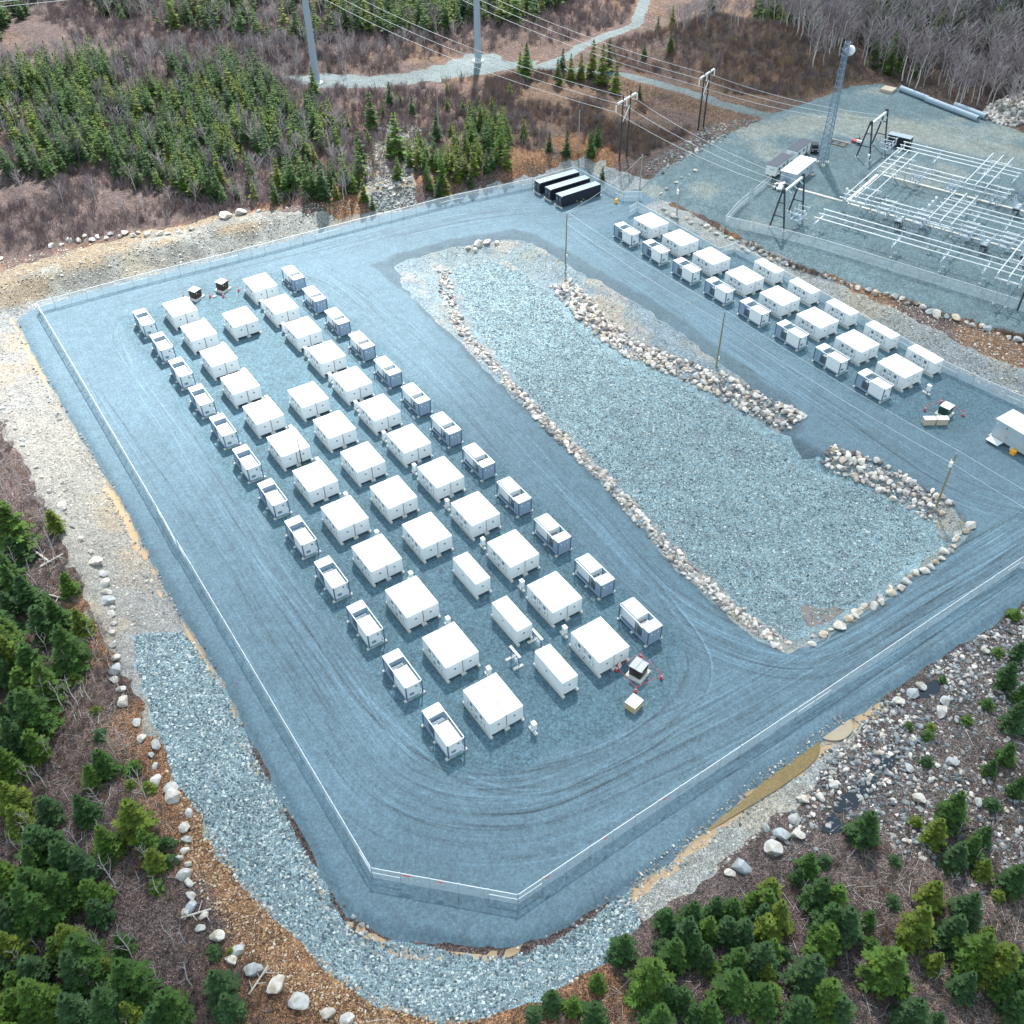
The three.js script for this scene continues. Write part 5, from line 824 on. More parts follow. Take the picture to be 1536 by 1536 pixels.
function spruceGeo(seed, whorls, per, stations, wide = 0.52, lo = 0.05, taper = 0.82) {  // height 1, full width about 'wide'
  const rnd = rng(seed * 131 + 7), t = tris();
  for (let w = 0; w < whorls; w++) {
    const f = w / whorls, y = lo + (0.98 - lo) * Math.pow(f, 0.92), R = wide / 2 * Math.pow(1 - f, taper) * (0.85 + 0.3 * rnd()) * (f < 0.12 ? 0.75 + f * 2 : 1), n = Math.max(4, Math.round(per * (1 - f * 0.45)));
    for (let b = 0; b < n; b++) {
      const az = (b + rnd() * 0.9) / n * 6.2832 + w * 0.9, r = Math.max(0.02, R * (0.55 + 0.65 * rnd())), droop = -0.22 + 0.5 * f + (rnd() - 0.5) * 0.25;
      const d = V3(Math.cos(az), droop, Math.sin(az)).normalize(), s = V3(-Math.sin(az), 0, Math.cos(az)), o = V3(0, y + (rnd() - 0.5) * 0.04, 0);
      const base = 0.7 + rnd() * 0.65; if (rnd() < 0.1 && f > 0.05) continue;
      for (let k = 0; k < stations; k++) {
        const q = (k + 0.6) / stations, at = o.clone().addScaledVector(d, r * q * 0.78), L = Math.max(0.045, r * (0.56 - 0.2 * q) * (4 / (stations + 0.6))) * (0.8 + 0.5 * rnd()), W = L * (0.5 + 0.22 * rnd());
        const yel = rnd() < 0.18 ? 0.35 : 0, col = [base * (0.9 + yel), base * (0.95 + yel * 0.5), base * (0.9 - yel * 0.4)];
        for (const yaw of k === stations - 1 ? [0, -0.7, 0.7] : [-0.9, 0.9]) {
          const dd = d.clone().applyAxisAngle(UP, yaw + (rnd() - 0.5) * 0.5); dd.y += (rnd() - 0.45) * 0.35; dd.normalize();
          const ss = s.clone().applyAxisAngle(UP, yaw).addScaledVector(UP, (rnd() - 0.5) * 1.1).normalize(); spray(t, at, dd, ss, L, W, col);
        }
      }
    }
  }
  for (let k = 0; k < 5; k++) { const a = k * 1.26; spray(t, V3(0, 0.92, 0), V3(Math.cos(a) * 0.15, 1, Math.sin(a) * 0.15).normalize(), V3(-Math.sin(a), 0, Math.cos(a)), 0.1, 0.035, [1, 1, 0.9]); }
  return geoOf(t);
}
const spruceNear = [1, 2, 3, 4, 5, 6].map(s => spruceGeo(s, 21, 12, 6, 0.6, 0.04, [0.7, 0.95, 0.8, 1.05, 0.62, 0.88][s - 1])), spruceMid = [11, 12, 13, 14].map(s => spruceGeo(s, 17, 8, 4, 0.54, 0.08, 0.9)), spruceFar = [21, 22, 23, 24].map(s => spruceGeo(s, 14, 7, 3, 0.5, 0.08, 0.9)), bushGeo = [31, 32, 33].map(s => spruceGeo(s, 9, 8, 3, 0.9, 0.02));
const green = [[0.034, 0.082, 0.011], [0.056, 0.108, 0.011], [0.026, 0.068, 0.015], [0.09, 0.124, 0.011], [0.03, 0.07, 0.022]].map(c => std(c, 0.85, { vertexColors: true, side: THREE.DoubleSide })), bark = std([0.16, 0.13, 0.11], 0.95);
const farGreen = green;
const trunkGeo = new THREE.CylinderGeometry(0.003, 0.016, 0.98, 6).translate(0, 0.47, 0);
function spruce(x, z, h, w, label, group, seed, set, mats, name = 'spruce_tree', cat = 'spruce') {
  const g = thing(name, label, cat, [x, height(x, z) - 0.1, z], hash2(seed, 1, 7) * 6.28, group), k = set[Math.floor(hash2(seed, 2, 7) * set.length)];
  k.computeBoundingBox(); const bw = 0.56, sx = w / (bw * h);
  part('trunk', trunkGeo, bark, g); part('crown', k, mats[Math.floor(hash2(seed, 3, 7) * mats.length)], g);
  g.scale.set(h * Math.min(1.75, Math.max(0.75, sx)), h, h * Math.min(1.75, Math.max(0.75, sx))); g.rotation.z = (hash2(seed, 4, 7) - 0.5) * 0.08; return g;
}
const TREES=[[-4.5,-120.3,8.9,5.1],[-5.1,-117.6,5.3,3.0],[-7.1,-114.7,5.7,3.3],[-7.1,-112.0,5.6,3.2],[-5.8,-108.1,6.5,3.7],[-8.4,-108.5,4.6,2.6],[0.8,-121.0,4.4,2.5],[-0.9,-107.5,4.6,2.6],[-3.6,-102.7,5.4,3.1],[-5.4,-101.8,6.2,3.6],[-4.0,-95.0,7.8,4.4],[-1.4,-99.7,4.8,2.8],[-9.9,-99.0,6.2,3.5],[-8.3,-95.9,6.5,3.7],[-11.1,-96.3,5.2,3.0],[-7.5,-91.2,7.2,4.1],[-10.0,-94.0,5.1,2.9],[-9.9,-87.5,8.3,4.8],[-12.7,-89.6,5.4,3.1],[-12.9,-85.8,6.2,3.5],[-10.8,-83.8,5.3,3.0],[-4.6,-92.6,1.8,1.4],[-3.7,-86.2,1.2,0.9],[-5.2,-77.2,4.3,2.5],[-2.4,-75.6,1.9,1.5],[-4.4,-82.1,1.7,1.4],[-13.9,-84.2,6.1,3.5],[-5.0,-76.9,4.7,2.7],[-6.7,-76.2,3.9,2.2],[-2.3,-75.3,1.6,1.3],[-1.8,-72.1,1.6,1.3],[-8.5,-72.1,5.0,2.8],[-11.8,-74.4,4.6,2.6],[-14.8,-77.8,5.9,3.4],[-12.0,-70.2,3.8,2.2],[-14.8,-74.9,5.1,2.9],[-4.5,-67.3,6.3,3.6],[-7.6,-66.8,5.2,3.0],[-4.1,-64.8,4.0,2.3],[-3.3,-73.6,1.4,1.1],[-2.8,-62.2,1.5,1.2],[-5.1,-60.5,1.8,1.4],[-4.1,-62.5,4.0,2.3],[-14.5,-69.2,4.9,2.8],[-11.7,-66.8,6.7,3.8],[-10.4,-65.3,5.9,3.4],[-17.5,-69.2,5.7,3.2],[-15.1,-65.6,6.7,3.8],[-12.7,-63.9,6.3,3.6],[-10.4,-62.1,5.1,2.9],[-15.2,-62.8,5.9,3.4],[-17.3,-65.3,4.5,2.5],[-10.6,-60.5,4.3,2.5],[-13.5,-58.1,6.4,3.7],[-18.6,-60.8,5.8,3.3],[-13.7,-55.4,6.7,3.8],[-17.4,-57.8,5.0,2.9],[-19.0,-57.7,4.3,2.5],[-9.6,-56.3,3.5,2.0],[-10.2,-51.6,7.6,4.4],[-11.4,-54.7,3.5,2.0],[-3.1,-46.8,5.4,3.1],[-3.1,-44.5,4.7,2.7],[-7.6,-47.0,6.1,3.5],[-17.1,-53.9,5.6,3.2],[-19.3,-55.4,5.3,3.1],[-15.1,-51.6,7.0,4.0],[-12.3,-49.8,7.6,4.3],[-10.9,-48.9,4.8,2.7],[-9.0,-46.9,5.1,2.9],[-2.4,-50.9,1.5,1.2],[-2.4,-64.3,1.8,1.5],[-18.4,-64.9,4.5,2.5],[-20.4,-56.2,4.3,2.4],[-15.0,-59.1,3.6,2.1],[-1.0,-50.0,1.0,0.8],[31.1,-28.6,4.7,2.7],[36.6,-28.6,4.1,2.3],[39.1,-27.5,4.5,2.5],[39.4,-25.5,4.4,2.5],[37.2,-26.2,5.4,3.1],[41.7,-26.7,3.8,2.2],[42.9,-25.6,4.1,2.4],[45.0,-23.5,4.5,2.6],[47.2,-24.9,3.5,2.0],[45.4,-25.1,3.8,2.2],[40.9,-24.3,4.4,2.5],[41.9,-23.2,4.8,2.7],[34.9,-25.3,5.0,2.9],[37.0,-25.1,4.7,2.7],[37.3,-23.6,4.0,2.3],[44.2,-22.1,4.5,2.6],[41.5,-20.2,5.8,3.3],[37.1,-19.7,6.4,3.6],[39.5,-21.4,4.7,2.7],[31.0,-24.4,7.0,4.0],[32.8,-21.8,3.6,2.1],[31.9,-22.7,4.0,2.3],[27.2,-27.6,3.0,1.7],[22.5,-28.5,3.6,2.1],[23.9,-27.1,2.9,1.7],[20.6,-28.6,1.9,1.5],[25.0,-25.3,4.2,2.4],[29.6,-21.4,5.3,3.0],[33.8,-19.3,4.6,2.6],[38.8,-17.4,5.4,3.1],[32.7,-20.1,3.3,1.9],[37.5,-22.5,1.9,1.5],[43.4,-20.5,3.8,2.2],[35.0,-27.0,1.9,1.5],[47.9,-25.2,3.9,2.2],[46.2,-24.3,4.9,2.8],[46.0,-22.5,5.6,3.2],[44.4,-22.4,4.5,2.6],[53.3,-25.0,4.0,2.3],[51.6,-24.8,2.9,1.6],[51.5,-22.0,5.4,3.1],[52.5,-20.6,4.7,2.7],[50.0,-19.1,6.0,3.4],[51.0,-18.0,6.4,3.7],[48.4,-18.2,5.6,3.2],[61.4,-24.4,5.6,3.2],[62.0,-20.5,1.5,1.2],[54.2,-17.5,2.9,1.6],[58.2,-17.5,1.6,1.3],[52.8,-15.7,1.8,1.4],[61.2,-15.4,4.8,2.7],[57.2,-14.1,6.2,3.5],[60.0,-11.7,5.5,3.1],[55.9,-14.1,3.2,1.9],[62.7,-12.4,5.6,3.2],[62.2,-9.7,4.1,2.3],[56.3,-10.9,3.6,2.1],[50.8,-12.9,7.1,4.0],[51.9,-11.2,3.2,1.8],[44.1,-16.6,6.9,3.9],[70.9,-20.5,5.9,3.3],[67.5,-19.9,4.6,2.6],[67.7,-22.2,1.6,1.3],[69.3,-16.6,4.2,2.4],[67.0,-16.8,4.6,2.6],[68.6,-14.4,3.4,2.0],[71.5,-16.8,3.5,2.0],[69.9,-11.8,5.0,2.9],[67.9,-11.7,1.6,1.3],[79.9,-21.8,1.4,1.2],[79.7,-18.3,3.6,2.1],[75.2,-26.8,1.1,0.9],[59.3,-8.9,7.3,4.2],[60.2,-7.1,7.0,4.0],[56.7,-7.8,4.7,2.7],[62.2,-6.4,4.4,2.5],[60.7,-5.0,4.8,2.7],[59.5,-5.6,4.4,2.5],[49.8,-8.8,6.0,3.4],[52.3,-7.3,2.8,1.6],[43.8,-14.3,6.9,3.9],[41.0,-14.6,5.4,3.1],[44.5,-13.0,4.8,2.8],[42.8,-20.5,3.8,2.2],[41.1,-19.1,3.8,2.2],[39.8,-17.5,4.1,2.3],[44.6,-19.8,1.7,1.4],[55.8,-24.7,1.6,1.3],[59.0,-3.9,5.1,2.9],[76.3,-18.7,2.0,1.6],[92.3,-28.7,4.8,2.8],[87.0,-33.6,1.2,1.0],[87.7,-27.8,1.8,1.5],[83.9,-27.8,1.5,1.2],[79.4,-29.7,1.2,0.9],[78.1,-29.1,1.5,1.2],[77.5,-31.2,1.2,0.9],[75.2,-26.7,1.7,1.4],[87.3,-24.2,5.1,2.9],[91.5,-26.2,3.5,2.0],[103.6,-35.1,2.0,1.6],[82.5,-21.7,3.7,2.1],[79.9,-21.8,2.8,1.6],[97.2,-30.5,3.6,2.0],[96.1,-32.4,1.6,1.3],[107.3,-226.9,8.5,4.5],[113.6,-232.6,3.3,1.7],[118.3,-237.8,5.9,3.1],[121.2,-237.0,3.4,1.8],[119.6,-227.9,4.8,2.5],[103.3,-206.3,10.0,5.6],[101.9,-207.1,5.2,2.7],[101.8,-218.2,3.6,1.9],[95.0,-209.7,7.0,3.7],[84.4,-217.7,3.5,1.8],[97.2,-243.6,5.8,3.1],[104.1,-253.9,7.1,3.7],[102.1,-230.1,3.7,2.0],[98.5,-235.3,3.8,2.0],[97.0,-225.6,4.6,2.4],[134.3,-234.8,3.5,1.8],[129.2,-226.1,3.3,1.8],[131.6,-222.3,3.8,2.0],[131.9,-219.2,3.8,2.0],[138.4,-219.0,3.8,2.0],[147.8,-224.5,3.9,2.1],[85.5,-190.0,4.8,2.5],[87.3,-185.7,4.7,2.5],[88.2,-183.7,3.1,1.6],[97.8,-195.7,5.0,2.6],[115.8,-208.9,6.3,3.3],[110.2,-207.4,4.4,2.3],[121.0,-210.7,3.1,1.7],[135.1,-199.1,4.5,2.4],[130.2,-198.7,5.3,2.8],[163.5,-242.7,3.7,2.0],[164.0,-239.9,6.4,3.4],[158.7,-233.1,8.4,4.4],[159.0,-236.2,5.2,2.7],[164.5,-225.6,6.2,3.2],[171.2,-232.8,5.3,2.8],[169.9,-226.8,6.2,3.3],[172.2,-225.2,6.2,3.3],[175.4,-224.7,8.4,4.4],[175.2,-219.7,9.4,5.0],[182.0,-225.2,7.5,3.9],[175.1,-213.2,7.1,3.8],[177.9,-206.2,4.0,2.1],[138.9,-177.3,5.9,3.1],[143.2,-180.3,5.2,2.7],[130.4,-182.9,4.2,2.2],[134.0,-180.6,5.1,2.7],[133.3,-197.1,3.5,1.9],[135.2,-167.8,3.2,1.7],[219.8,-225.9,8.1,4.3],[213.2,-234.7,5.8,3.0],[212.0,-239.7,4.6,2.4],[194.6,-225.0,4.3,2.3],[199.7,-219.6,5.4,2.8],[-10.0,-101.5,6.0,3.2],[-13.0,-113.3,7.3,4.1],[-14.2,-64.4,6.3,3.4],[-10.1,-105.9,5.5,4.3],[-20.1,-60.0,7.0,3.3],[-15.3,-96.3,6.8,4.2],[-12.9,-56.4,6.5,3.9],[-13.8,-82.6,6.2,3.1],[-20.7,-52.6,6.4,3.4],[-17.7,-54.4,7.2,4.2],[-16.1,-82.4,6.5,3.6],[-12.1,-106.7,7.0,3.1],[-15.3,-114.8,5.7,3.7],[-12.4,-85.0,7.5,3.3],[-11.0,-89.1,6.6,3.4],[-16.5,-93.1,5.8,3.8],[-13.0,-54.7,5.2,3.3],[-18.2,-64.4,5.6,3.5],[-13.6,-105.6,5.1,4.0],[-21.5,-55.3,6.8,4.3],[-11.9,-116.7,7.4,4.1],[-18.4,-89.3,6.6,4.1],[-10.9,-97.5,6.1,3.2],[-18.6,-91.3,5.8,3.0],[-10.7,-114.9,7.0,3.5],[-10.0,-97.7,7.5,3.6],[-9.6,-103.4,5.1,3.2],[-13.5,-70.6,5.1,3.7],[-19.0,-100.6,5.3,3.7],[-16.1,-63.8,7.5,3.7],[-13.1,-101.1,5.1,3.6],[-17.9,-100.6,7.1,3.7],[-11.5,-115.8,5.6,3.3],[-17.7,-101.8,5.4,3.1]];
K.dryWood = std([0.46, 0.43, 0.4], 0.95);
TREES.forEach(([x, z, h, w], i) => {
  if (z < -150 && sdPoly(PAD, x, z) < 3) { z -= 7; x += x > 130 ? 6 : 0; }
  const far = z < -178 || x > 125, small = h < 2.4 && !far;
  let label, group;
  if (far) { if (x > 140) { label = 'dark conifer by the curving gravel road and brush slope'; group = 'conifers by the curving road'; } else { label = 'dark conifer standing apart among the brush around the fallen rock'; group = 'conifers around the fallen rock'; } }
  else if (x < 12) { label = small ? 'small green spruce seedling on the brown litter near the boulder row' : 'bushy green spruce in the wood behind the boulder row'; group = small ? 'seedlings near the boulder row' : 'spruces behind the boulder row'; }
  else if (x < 52) { label = small ? 'small green spruce seedling at the outer edge of the riprap' : 'bushy green spruce in the dense clump beyond the riprap apron'; group = small ? 'seedlings beyond the apron' : 'spruces in the clump beyond the apron'; }
  else { label = small ? 'small yellow-green spruce seedling among the stones of the clearing' : 'bushy green spruce scattered on the stony clearing'; group = small ? 'seedlings on the stony clearing' : 'spruces on the stony clearing'; }
  { const ci = Math.floor(hash2(i + 1, 3, 7) * 5), cn = ['green', 'bright green', 'deep green', 'yellow-green', 'blue-green'][ci], sz = h > 6.5 ? 'tall ' : h > 4.2 || small ? '' : 'low '; label = label.replace(/^(bushy green|small green|small yellow-green|dark) /, (m) => (m.startsWith('small') ? 'small ' : m.startsWith('bushy') ? sz + 'bushy ' : sz) + cn + ' '); }
  spruce(x, z, far ? h * 1.15 : h * (small ? 1 : 1), small ? h * 0.85 : w * 1.3, label, group, i + 1, far ? spruceMid : small ? bushGeo : spruceNear, far ? farGreen : green);
});
// stands beyond the fence: scattered with a minimum spacing
const STAND1 = [[22, -300], [33.9, -310], [50.2, -314], [63.8, -312], [81.7, -290], [92.2, -286], [98.4, -273.5], [97, -258.3], [105, -254], [104, -243], [98.7, -224.1], [93, -204], [87.7, -192.4], [77, -195.8], [64.5, -203.6], [58.7, -207.5], [52.4, -219.1], [44, -231.4], [42.9, -241.5], [32.5, -239.4], [22, -250], [12, -262]];
const STAND2 = [[98.8, -192.8], [105.1, -202.9], [111, -197.1], [120.8, -206.1], [130.8, -212.2], [134.5, -206.9], [123.9, -188.4], [106.9, -187.3], [99.4, -188.7]];
const STAND3 = [[30, -335], [41.6, -341.3], [52.9, -360], [72.7, -362], [80.6, -332.8], [96.7, -319.4], [109.9, -300.4], [112.3, -290], [130.6, -294.3], [139.2, -285.2], [151, -274], [169.5, -279], [183.2, -270], [201.9, -278], [240, -300], [210, -350], [120, -420], [40, -430]];
function fill(poly, n, gap, seed, test) { const rnd = rng(seed), o = []; let x0 = 1e9, x1 = -1e9, z0 = 1e9, z1 = -1e9; for (const [a, b] of poly) { x0 = Math.min(x0, a); x1 = Math.max(x1, a); z0 = Math.min(z0, b); z1 = Math.max(z1, b); } for (let t = 0; t < n * 20 && o.length < n; t++) { const x = lerp(x0, x1, rnd()), z = lerp(z0, z1, rnd()); if (!inPoly(poly, x, z) || (test && !test(x, z, rnd))) continue; if (gap && o.some(q => (q[0] - x) ** 2 + (q[1] - z) ** 2 < gap * gap)) continue; o.push([x, z, rnd()]); } return o; }
const farTrees = [];
fill(STAND2, 62, 1.5, 91).forEach(([x, z, r]) => farTrees.push([x, z, 4.5 + r * 4, 1]));
fill(STAND1, 560, 1.75, 92, (x, z, q) => fbm(x * 0.06, z * 0.06, 3, 55) > 0.32 + q() * 0.14).forEach(([x, z, r]) => farTrees.push([x, z, 5 + r * 4.5, 0]));
fill(STAND3, 760, 2.2, 93, (x, z, q) => fbm(x * 0.04, z * 0.04, 3, 57) > 0.36 + q() * 0.16).forEach(([x, z, r]) => farTrees.push([x, z, 6 + r * 6, 2]));
fill([[236, -222], [262, -250], [340, -215], [330, -180], [262, -140], [250, -160], [248, -195]], 190, 2.2, 94, (x, z, q) => fbm(x * 0.06, z * 0.06, 3, 58) > 0.42 + q() * 0.12).forEach(([x, z, r]) => farTrees.push([x, z, 6 + r * 6, 3]));
farTrees.sort((a, b) => Math.hypot(a[0], a[1]) / a[2] - Math.hypot(b[0], b[1]) / b[2]);
const free = Math.max(0, 299 - (taken.spruce_tree + 1));
const tn = ['dark conifer in the dense stand above the cut slope', 'dark conifer in the tight stand between the fallen rock and fence', 'dark conifer in the far wood behind the monopoles', 'dark conifer among bare trees on the hillside behind the yard'], tg = ['conifers above the cut slope', 'conifers between fallen rock and fence', 'conifers behind the monopoles', 'conifers on the hillside'];
farTrees.slice(0, free).forEach(([x, z, h, k], i) => { const c = ['green', 'bright green', 'deep green', 'yellow-green', 'blue-green'][Math.floor(hash2(2000 + i, 3, 7) * 5)]; spruce(x, z, h, h * 0.5, (h > 8 ? 'tall ' : '') + tn[k].replace('dark', c), tg[k], 2000 + i, spruceMid, farGreen); });
{ const rest = farTrees.slice(free), white = std([1, 1, 1], 0.85, { vertexColors: true, side: THREE.DoubleSide }), cols = [[0.034, 0.082, 0.011], [0.056, 0.108, 0.011], [0.026, 0.068, 0.015], [0.09, 0.124, 0.011], [0.03, 0.07, 0.022]].map(c => lin(...c)), rnd = rng(12);
  scatter('conifer_wood', spruceFar, rest.map(([x, z, h]) => [x, height(x, z) - 0.1, z, [h * 0.95, h, h * 0.95], rnd() * 6.28, (rnd() - 0.5) * 0.06, pick(cols, rnd())]), 'dark conifer wood filling the ground beyond the site', 'trees', white); }
console.log('conifers', taken.spruce_tree, farTrees.length);

// bare deciduous trees: trunk, limbs and twigs as thin three-sided rods
function rod(t, a, b, r0, r1, col) { const d = b.clone().sub(a).normalize(), u = Math.abs(d.y) > 0.9 ? V3(1, 0, 0) : V3(0, 1, 0), s = d.clone().cross(u).normalize(), q = d.clone().cross(s); const ring = (o, r) => [0, 1, 2].map(i => { const an = i * 2.0944; return o.clone().addScaledVector(s, Math.cos(an) * r).addScaledVector(q, Math.sin(an) * r); }); const A = ring(a, r0), B = ring(b, r1); for (let i = 0; i < 3; i++) { const j = (i + 1) % 3; for (const v of [A[i], A[j], B[j], A[i], B[j], B[i]]) { t.p.push(v.x, v.y, v.z); t.c.push(...col); } } }
function bareGeo(seed, limbs, twigs, spread) {
  const rnd = rng(seed * 977 + 5), trunk = tris(), crown = tris(); let p = V3(0, 0, 0); const pts = [p];
  for (let i = 1; i <= 5; i++) { p = V3(p.x + (rnd() - 0.5) * 0.06, i * 0.19, p.z + (rnd() - 0.5) * 0.06); pts.push(p); rod(trunk, pts[i - 1], p, 0.017 - 0.0026 * (i - 1), 0.017 - 0.0026 * i, [1, 1, 1]); }
  for (let l = 0; l < limbs; l++) {
    const f = 0.3 + 0.65 * (l + rnd()) / limbs, k = Math.min(4, Math.floor(f / 0.19)), o = pts[k].clone().lerp(pts[k + 1], Math.min(1, f / 0.19 - k)), az = l * 2.4 + rnd(), el = 0.75 + rnd() * 0.9, L = spread * (1.1 - f) * (0.7 + rnd() * 0.7) + 0.06;
    const d = V3(Math.cos(az), el, Math.sin(az)).normalize(), e = o.clone().addScaledVector(d, L), c = 0.85 + rnd() * 0.35; rod(crown, o, e, 0.007, 0.004, [c * 0.6, c * 0.58, c * 0.6]);
    for (let q = 0; q < twigs; q++) { const s = o.clone().lerp(e, 0.3 + 0.7 * rnd()), a2 = az + (rnd() - 0.5) * 2.2, dd = V3(Math.cos(a2), 0.5 + rnd(), Math.sin(a2)).normalize(), m = s.clone().addScaledVector(dd, L * (0.35 + 0.4 * rnd())); rod(crown, s, m, 0.004, 0.0018, [c * 0.5, c * 0.47, c * 0.49]); }
  }
  return [geoOf(trunk), geoOf(crown)];
}
const bare = [1, 2, 3, 4, 5].map(s => bareGeo(s, 16, 6, 0.42)), sapl = [6, 7, 8].map(s => bareGeo(s, 7, 3, 0.26));
const paleBark = [[0.5, 0.47, 0.46], [0.4, 0.37, 0.37], [0.6, 0.58, 0.55]].map(c => std(c, 0.9, { vertexColors: true })), twigMat = [[0.5, 0.45, 0.46], [0.6, 0.56, 0.56], [0.42, 0.36, 0.38]].map(c => std(c, 0.9, { vertexColors: true }));
function bareTree(x, z, h, label, group, seed, set = bare) { label = (h > 10 ? 'very tall ' : h > 8.5 ? 'tall ' : h < 4 ? 'short ' : '') + label; const g = thing('bare_tree', label, 'bare tree', [x, height(x, z) - 0.1, z], hash2(seed, 5, 5) * 6.28, group), [a, b] = set[Math.floor(hash2(seed, 6, 5) * set.length)]; part('trunk', a, paleBark[seed % 3], g); part('branches', b, twigMat[seed % 3], g); g.scale.setScalar(h); }
const HILL = [[234, -214], [246, -232], [270, -255], [345, -215], [330, -170], [262, -132], [246, -142], [245, -170], [246, -186], [225, -188]];
const bt = fill(HILL, 640, 1.6, 31).map(([x, z, r]) => [x, z, 8.5 + r * 5]).sort((a, b) => Math.hypot(a[0], a[1]) - Math.hypot(b[0], b[1]));
bt.slice(0, 130).forEach(([x, z, h], i) => bareTree(x, z, h, 'pale-trunked bare tree in the wood behind the yard', 'bare trees behind the yard', i));
fill([[205, -222], [214, -238], [228, -238], [232, -222], [220, -212]], 34, 1.6, 35).forEach(([x, z, r], i) => bareTree(x, z, 5 + r * 3, 'pale-trunked bare tree on the mound inside the road bend', 'bare trees on the mound', i + 300));
[[94, -222, 8.5], [100, -230, 7.5], [63.5, -206, 5], [66.8, -205, 5.5], [55, -211, 6], [50, -213, 5], [43.6, -212, 5], [40, -214, 5.5], [36, -222, 7], [70, -212, 7], [78, -236, 8], [30, -226, 6], [86, -200, 5], [46, -226, 6], [60, -232, 7], [24, -236, 6.5], [90, -215, 8], [83, -218, 7]].forEach(([x, z, h], i) => bareTree(x, z, h, 'grey spreading bare tree among the conifers above the cut slope', 'bare trees above the cut slope', i + 400));
fill([[-8, -100], [0.5, -95], [-2, -70], [-4, -52], [0, -45], [-12, -48], [-20, -60], [-14, -90]], 62, 1.1, 37).forEach(([x, z, r], i) => bareTree(x, z, 3 + r * 3, 'thin pale bare sapling among the spruces behind the boulder row', 'bare saplings behind the boulder row', i + 500, sapl));
fill([[54, -27], [66, -24], [80, -26], [76, -8], [56, -4], [40, -24]], 30, 1.8, 38).forEach(([x, z, r], i) => bareTree(x, z, 1.8 + r * 1.8, 'thin bare sapling on the stony clearing', 'bare saplings on the clearing', i + 600, sapl));
fill([[-6, -158], [0, -160], [1, -130], [0, -110], [-6, -112], [-14, -130]], 46, 1.2, 39).forEach(([x, z, r], i) => bareTree(x, z, 3.5 + r * 3, 'thin pale bare tree at the brush edge opposite the side gate', 'bare trees opposite the side gate', i + 700, sapl));
{ const rest = bt.slice(130).concat(fill(STAND3, 500, 0, 41).map(([x, z, r]) => [x, z, 5 + r * 4]), fill([[10, -330], [40, -330], [110, -296], [160, -270], [100, -262], [60, -318], [10, -300]], 260, 0, 42).map(([x, z, r]) => [x, z, 3.5 + r * 2.5]), fill(STAND1, 230, 0, 43).map(([x, z, r]) => [x, z, 4 + r * 3.5]));
  const white = std([1, 1, 1], 0.9, { vertexColors: true }), cols = [[0.46, 0.43, 0.44], [0.36, 0.33, 0.35], [0.58, 0.55, 0.54]].map(c => lin(...c)), rnd = rng(19), joined = bare.map(([a, b]) => mergeGeometries([a, b]));
  scatter('bare_wood', joined, rest.map(([x, z, h]) => [x, height(x, z) - 0.1, z, h, rnd() * 6.28, (rnd() - 0.5) * 0.08, pick(cols, rnd())]), 'leafless grey wood filling the ground beyond the site', 'trees', white); }

// brush, twigs and litter
function brushGeo(seed, n) { const rnd = rng(seed * 53 + 1), t = tris(); for (let i = 0; i < n; i++) { const az = rnd() * 6.28, tilt = rnd() * 0.9, o = V3((rnd() - 0.5) * 0.5, 0, (rnd() - 0.5) * 0.5), d = V3(Math.cos(az) * tilt, 1, Math.sin(az) * tilt).normalize(), L = 0.55 + rnd() * 0.5, e = o.clone().addScaledVector(d, L), c = 0.75 + rnd() * 0.5; rod(t, o, e, 0.014, 0.006, [c, c, c]); for (let k = 0; k < 2; k++) { const s = o.clone().lerp(e, 0.4 + rnd() * 0.5), dd = d.clone().add(V3(rnd() - 0.5, rnd() * 0.3, rnd() - 0.5)).normalize(); rod(t, s, s.clone().addScaledVector(dd, 0.35), 0.008, 0.003, [c, c, c]); } } return geoOf(t); }
const brushes = [1, 2, 3].map(s => brushGeo(s, 16)), brushMat = std([1, 1, 1], 0.95, { vertexColors: true });
const mauve = [[0.17, 0.13, 0.145], [0.22, 0.175, 0.185], [0.13, 0.1, 0.11], [0.28, 0.235, 0.235], [0.17, 0.115, 0.115]].map(c => lin(...c)), rust = [[0.26, 0.15, 0.09], [0.22, 0.14, 0.105], [0.32, 0.22, 0.14], [0.18, 0.13, 0.115]].map(c => lin(...c));
const wildOK = (x, z) => sdPoly(PAD, x, z) > 9 && sdPoly(YARD, x, z) > 1 && dLine(ROAD, x, z) > 3.6 && sdPoly(POLEPAD, x, z) > 1;
const br = rng(808);
function brush(poly, n, h0, h1, cols, label, thr, seed, fr = 0.05) { const L = fill(poly, n, 0, seed, (x, z, q) => wildOK(x, z) && fbm(x * fr, z * fr, 3, seed) > thr + q() * 0.15).map(([x, z, r]) => { const h = lerp(h0, h1, r); return [x, height(x, z) - 0.05, z, [h * 1.1, h, h * 1.1], br() * 6.28, (br() - 0.5) * 0.2, pick(cols, br())]; }); scatter('brush', brushes, L, label, 'brush', brushMat); }
brush([[-5, -220], [12, -212], [60, -203], [90, -192], [135, -186], [143, -200], [150, -245], [100, -300], [60, -330], [10, -330], [0, -260]], 5200, 1.2, 2.8, mauve, 'leafless mauve brush on the ground beyond the far fence', 0.3, 61);
brush([[140, -186], [146, -174], [175, -182], [190, -196], [182, -222], [166, -236], [150, -240], [132, -214]], 1700, 0.9, 2.0, rust.concat(mauve), 'rusty leafless brush on the slope under the pole line', 0.34, 62);
brush([[186, -226], [200, -196], [212, -182], [244, -184], [250, -214], [240, -240], [215, -246], [196, -244]], 1900, 0.9, 2.2, mauve.concat(rust), 'leafless brush on the mound inside the road bend', 0.36, 63);
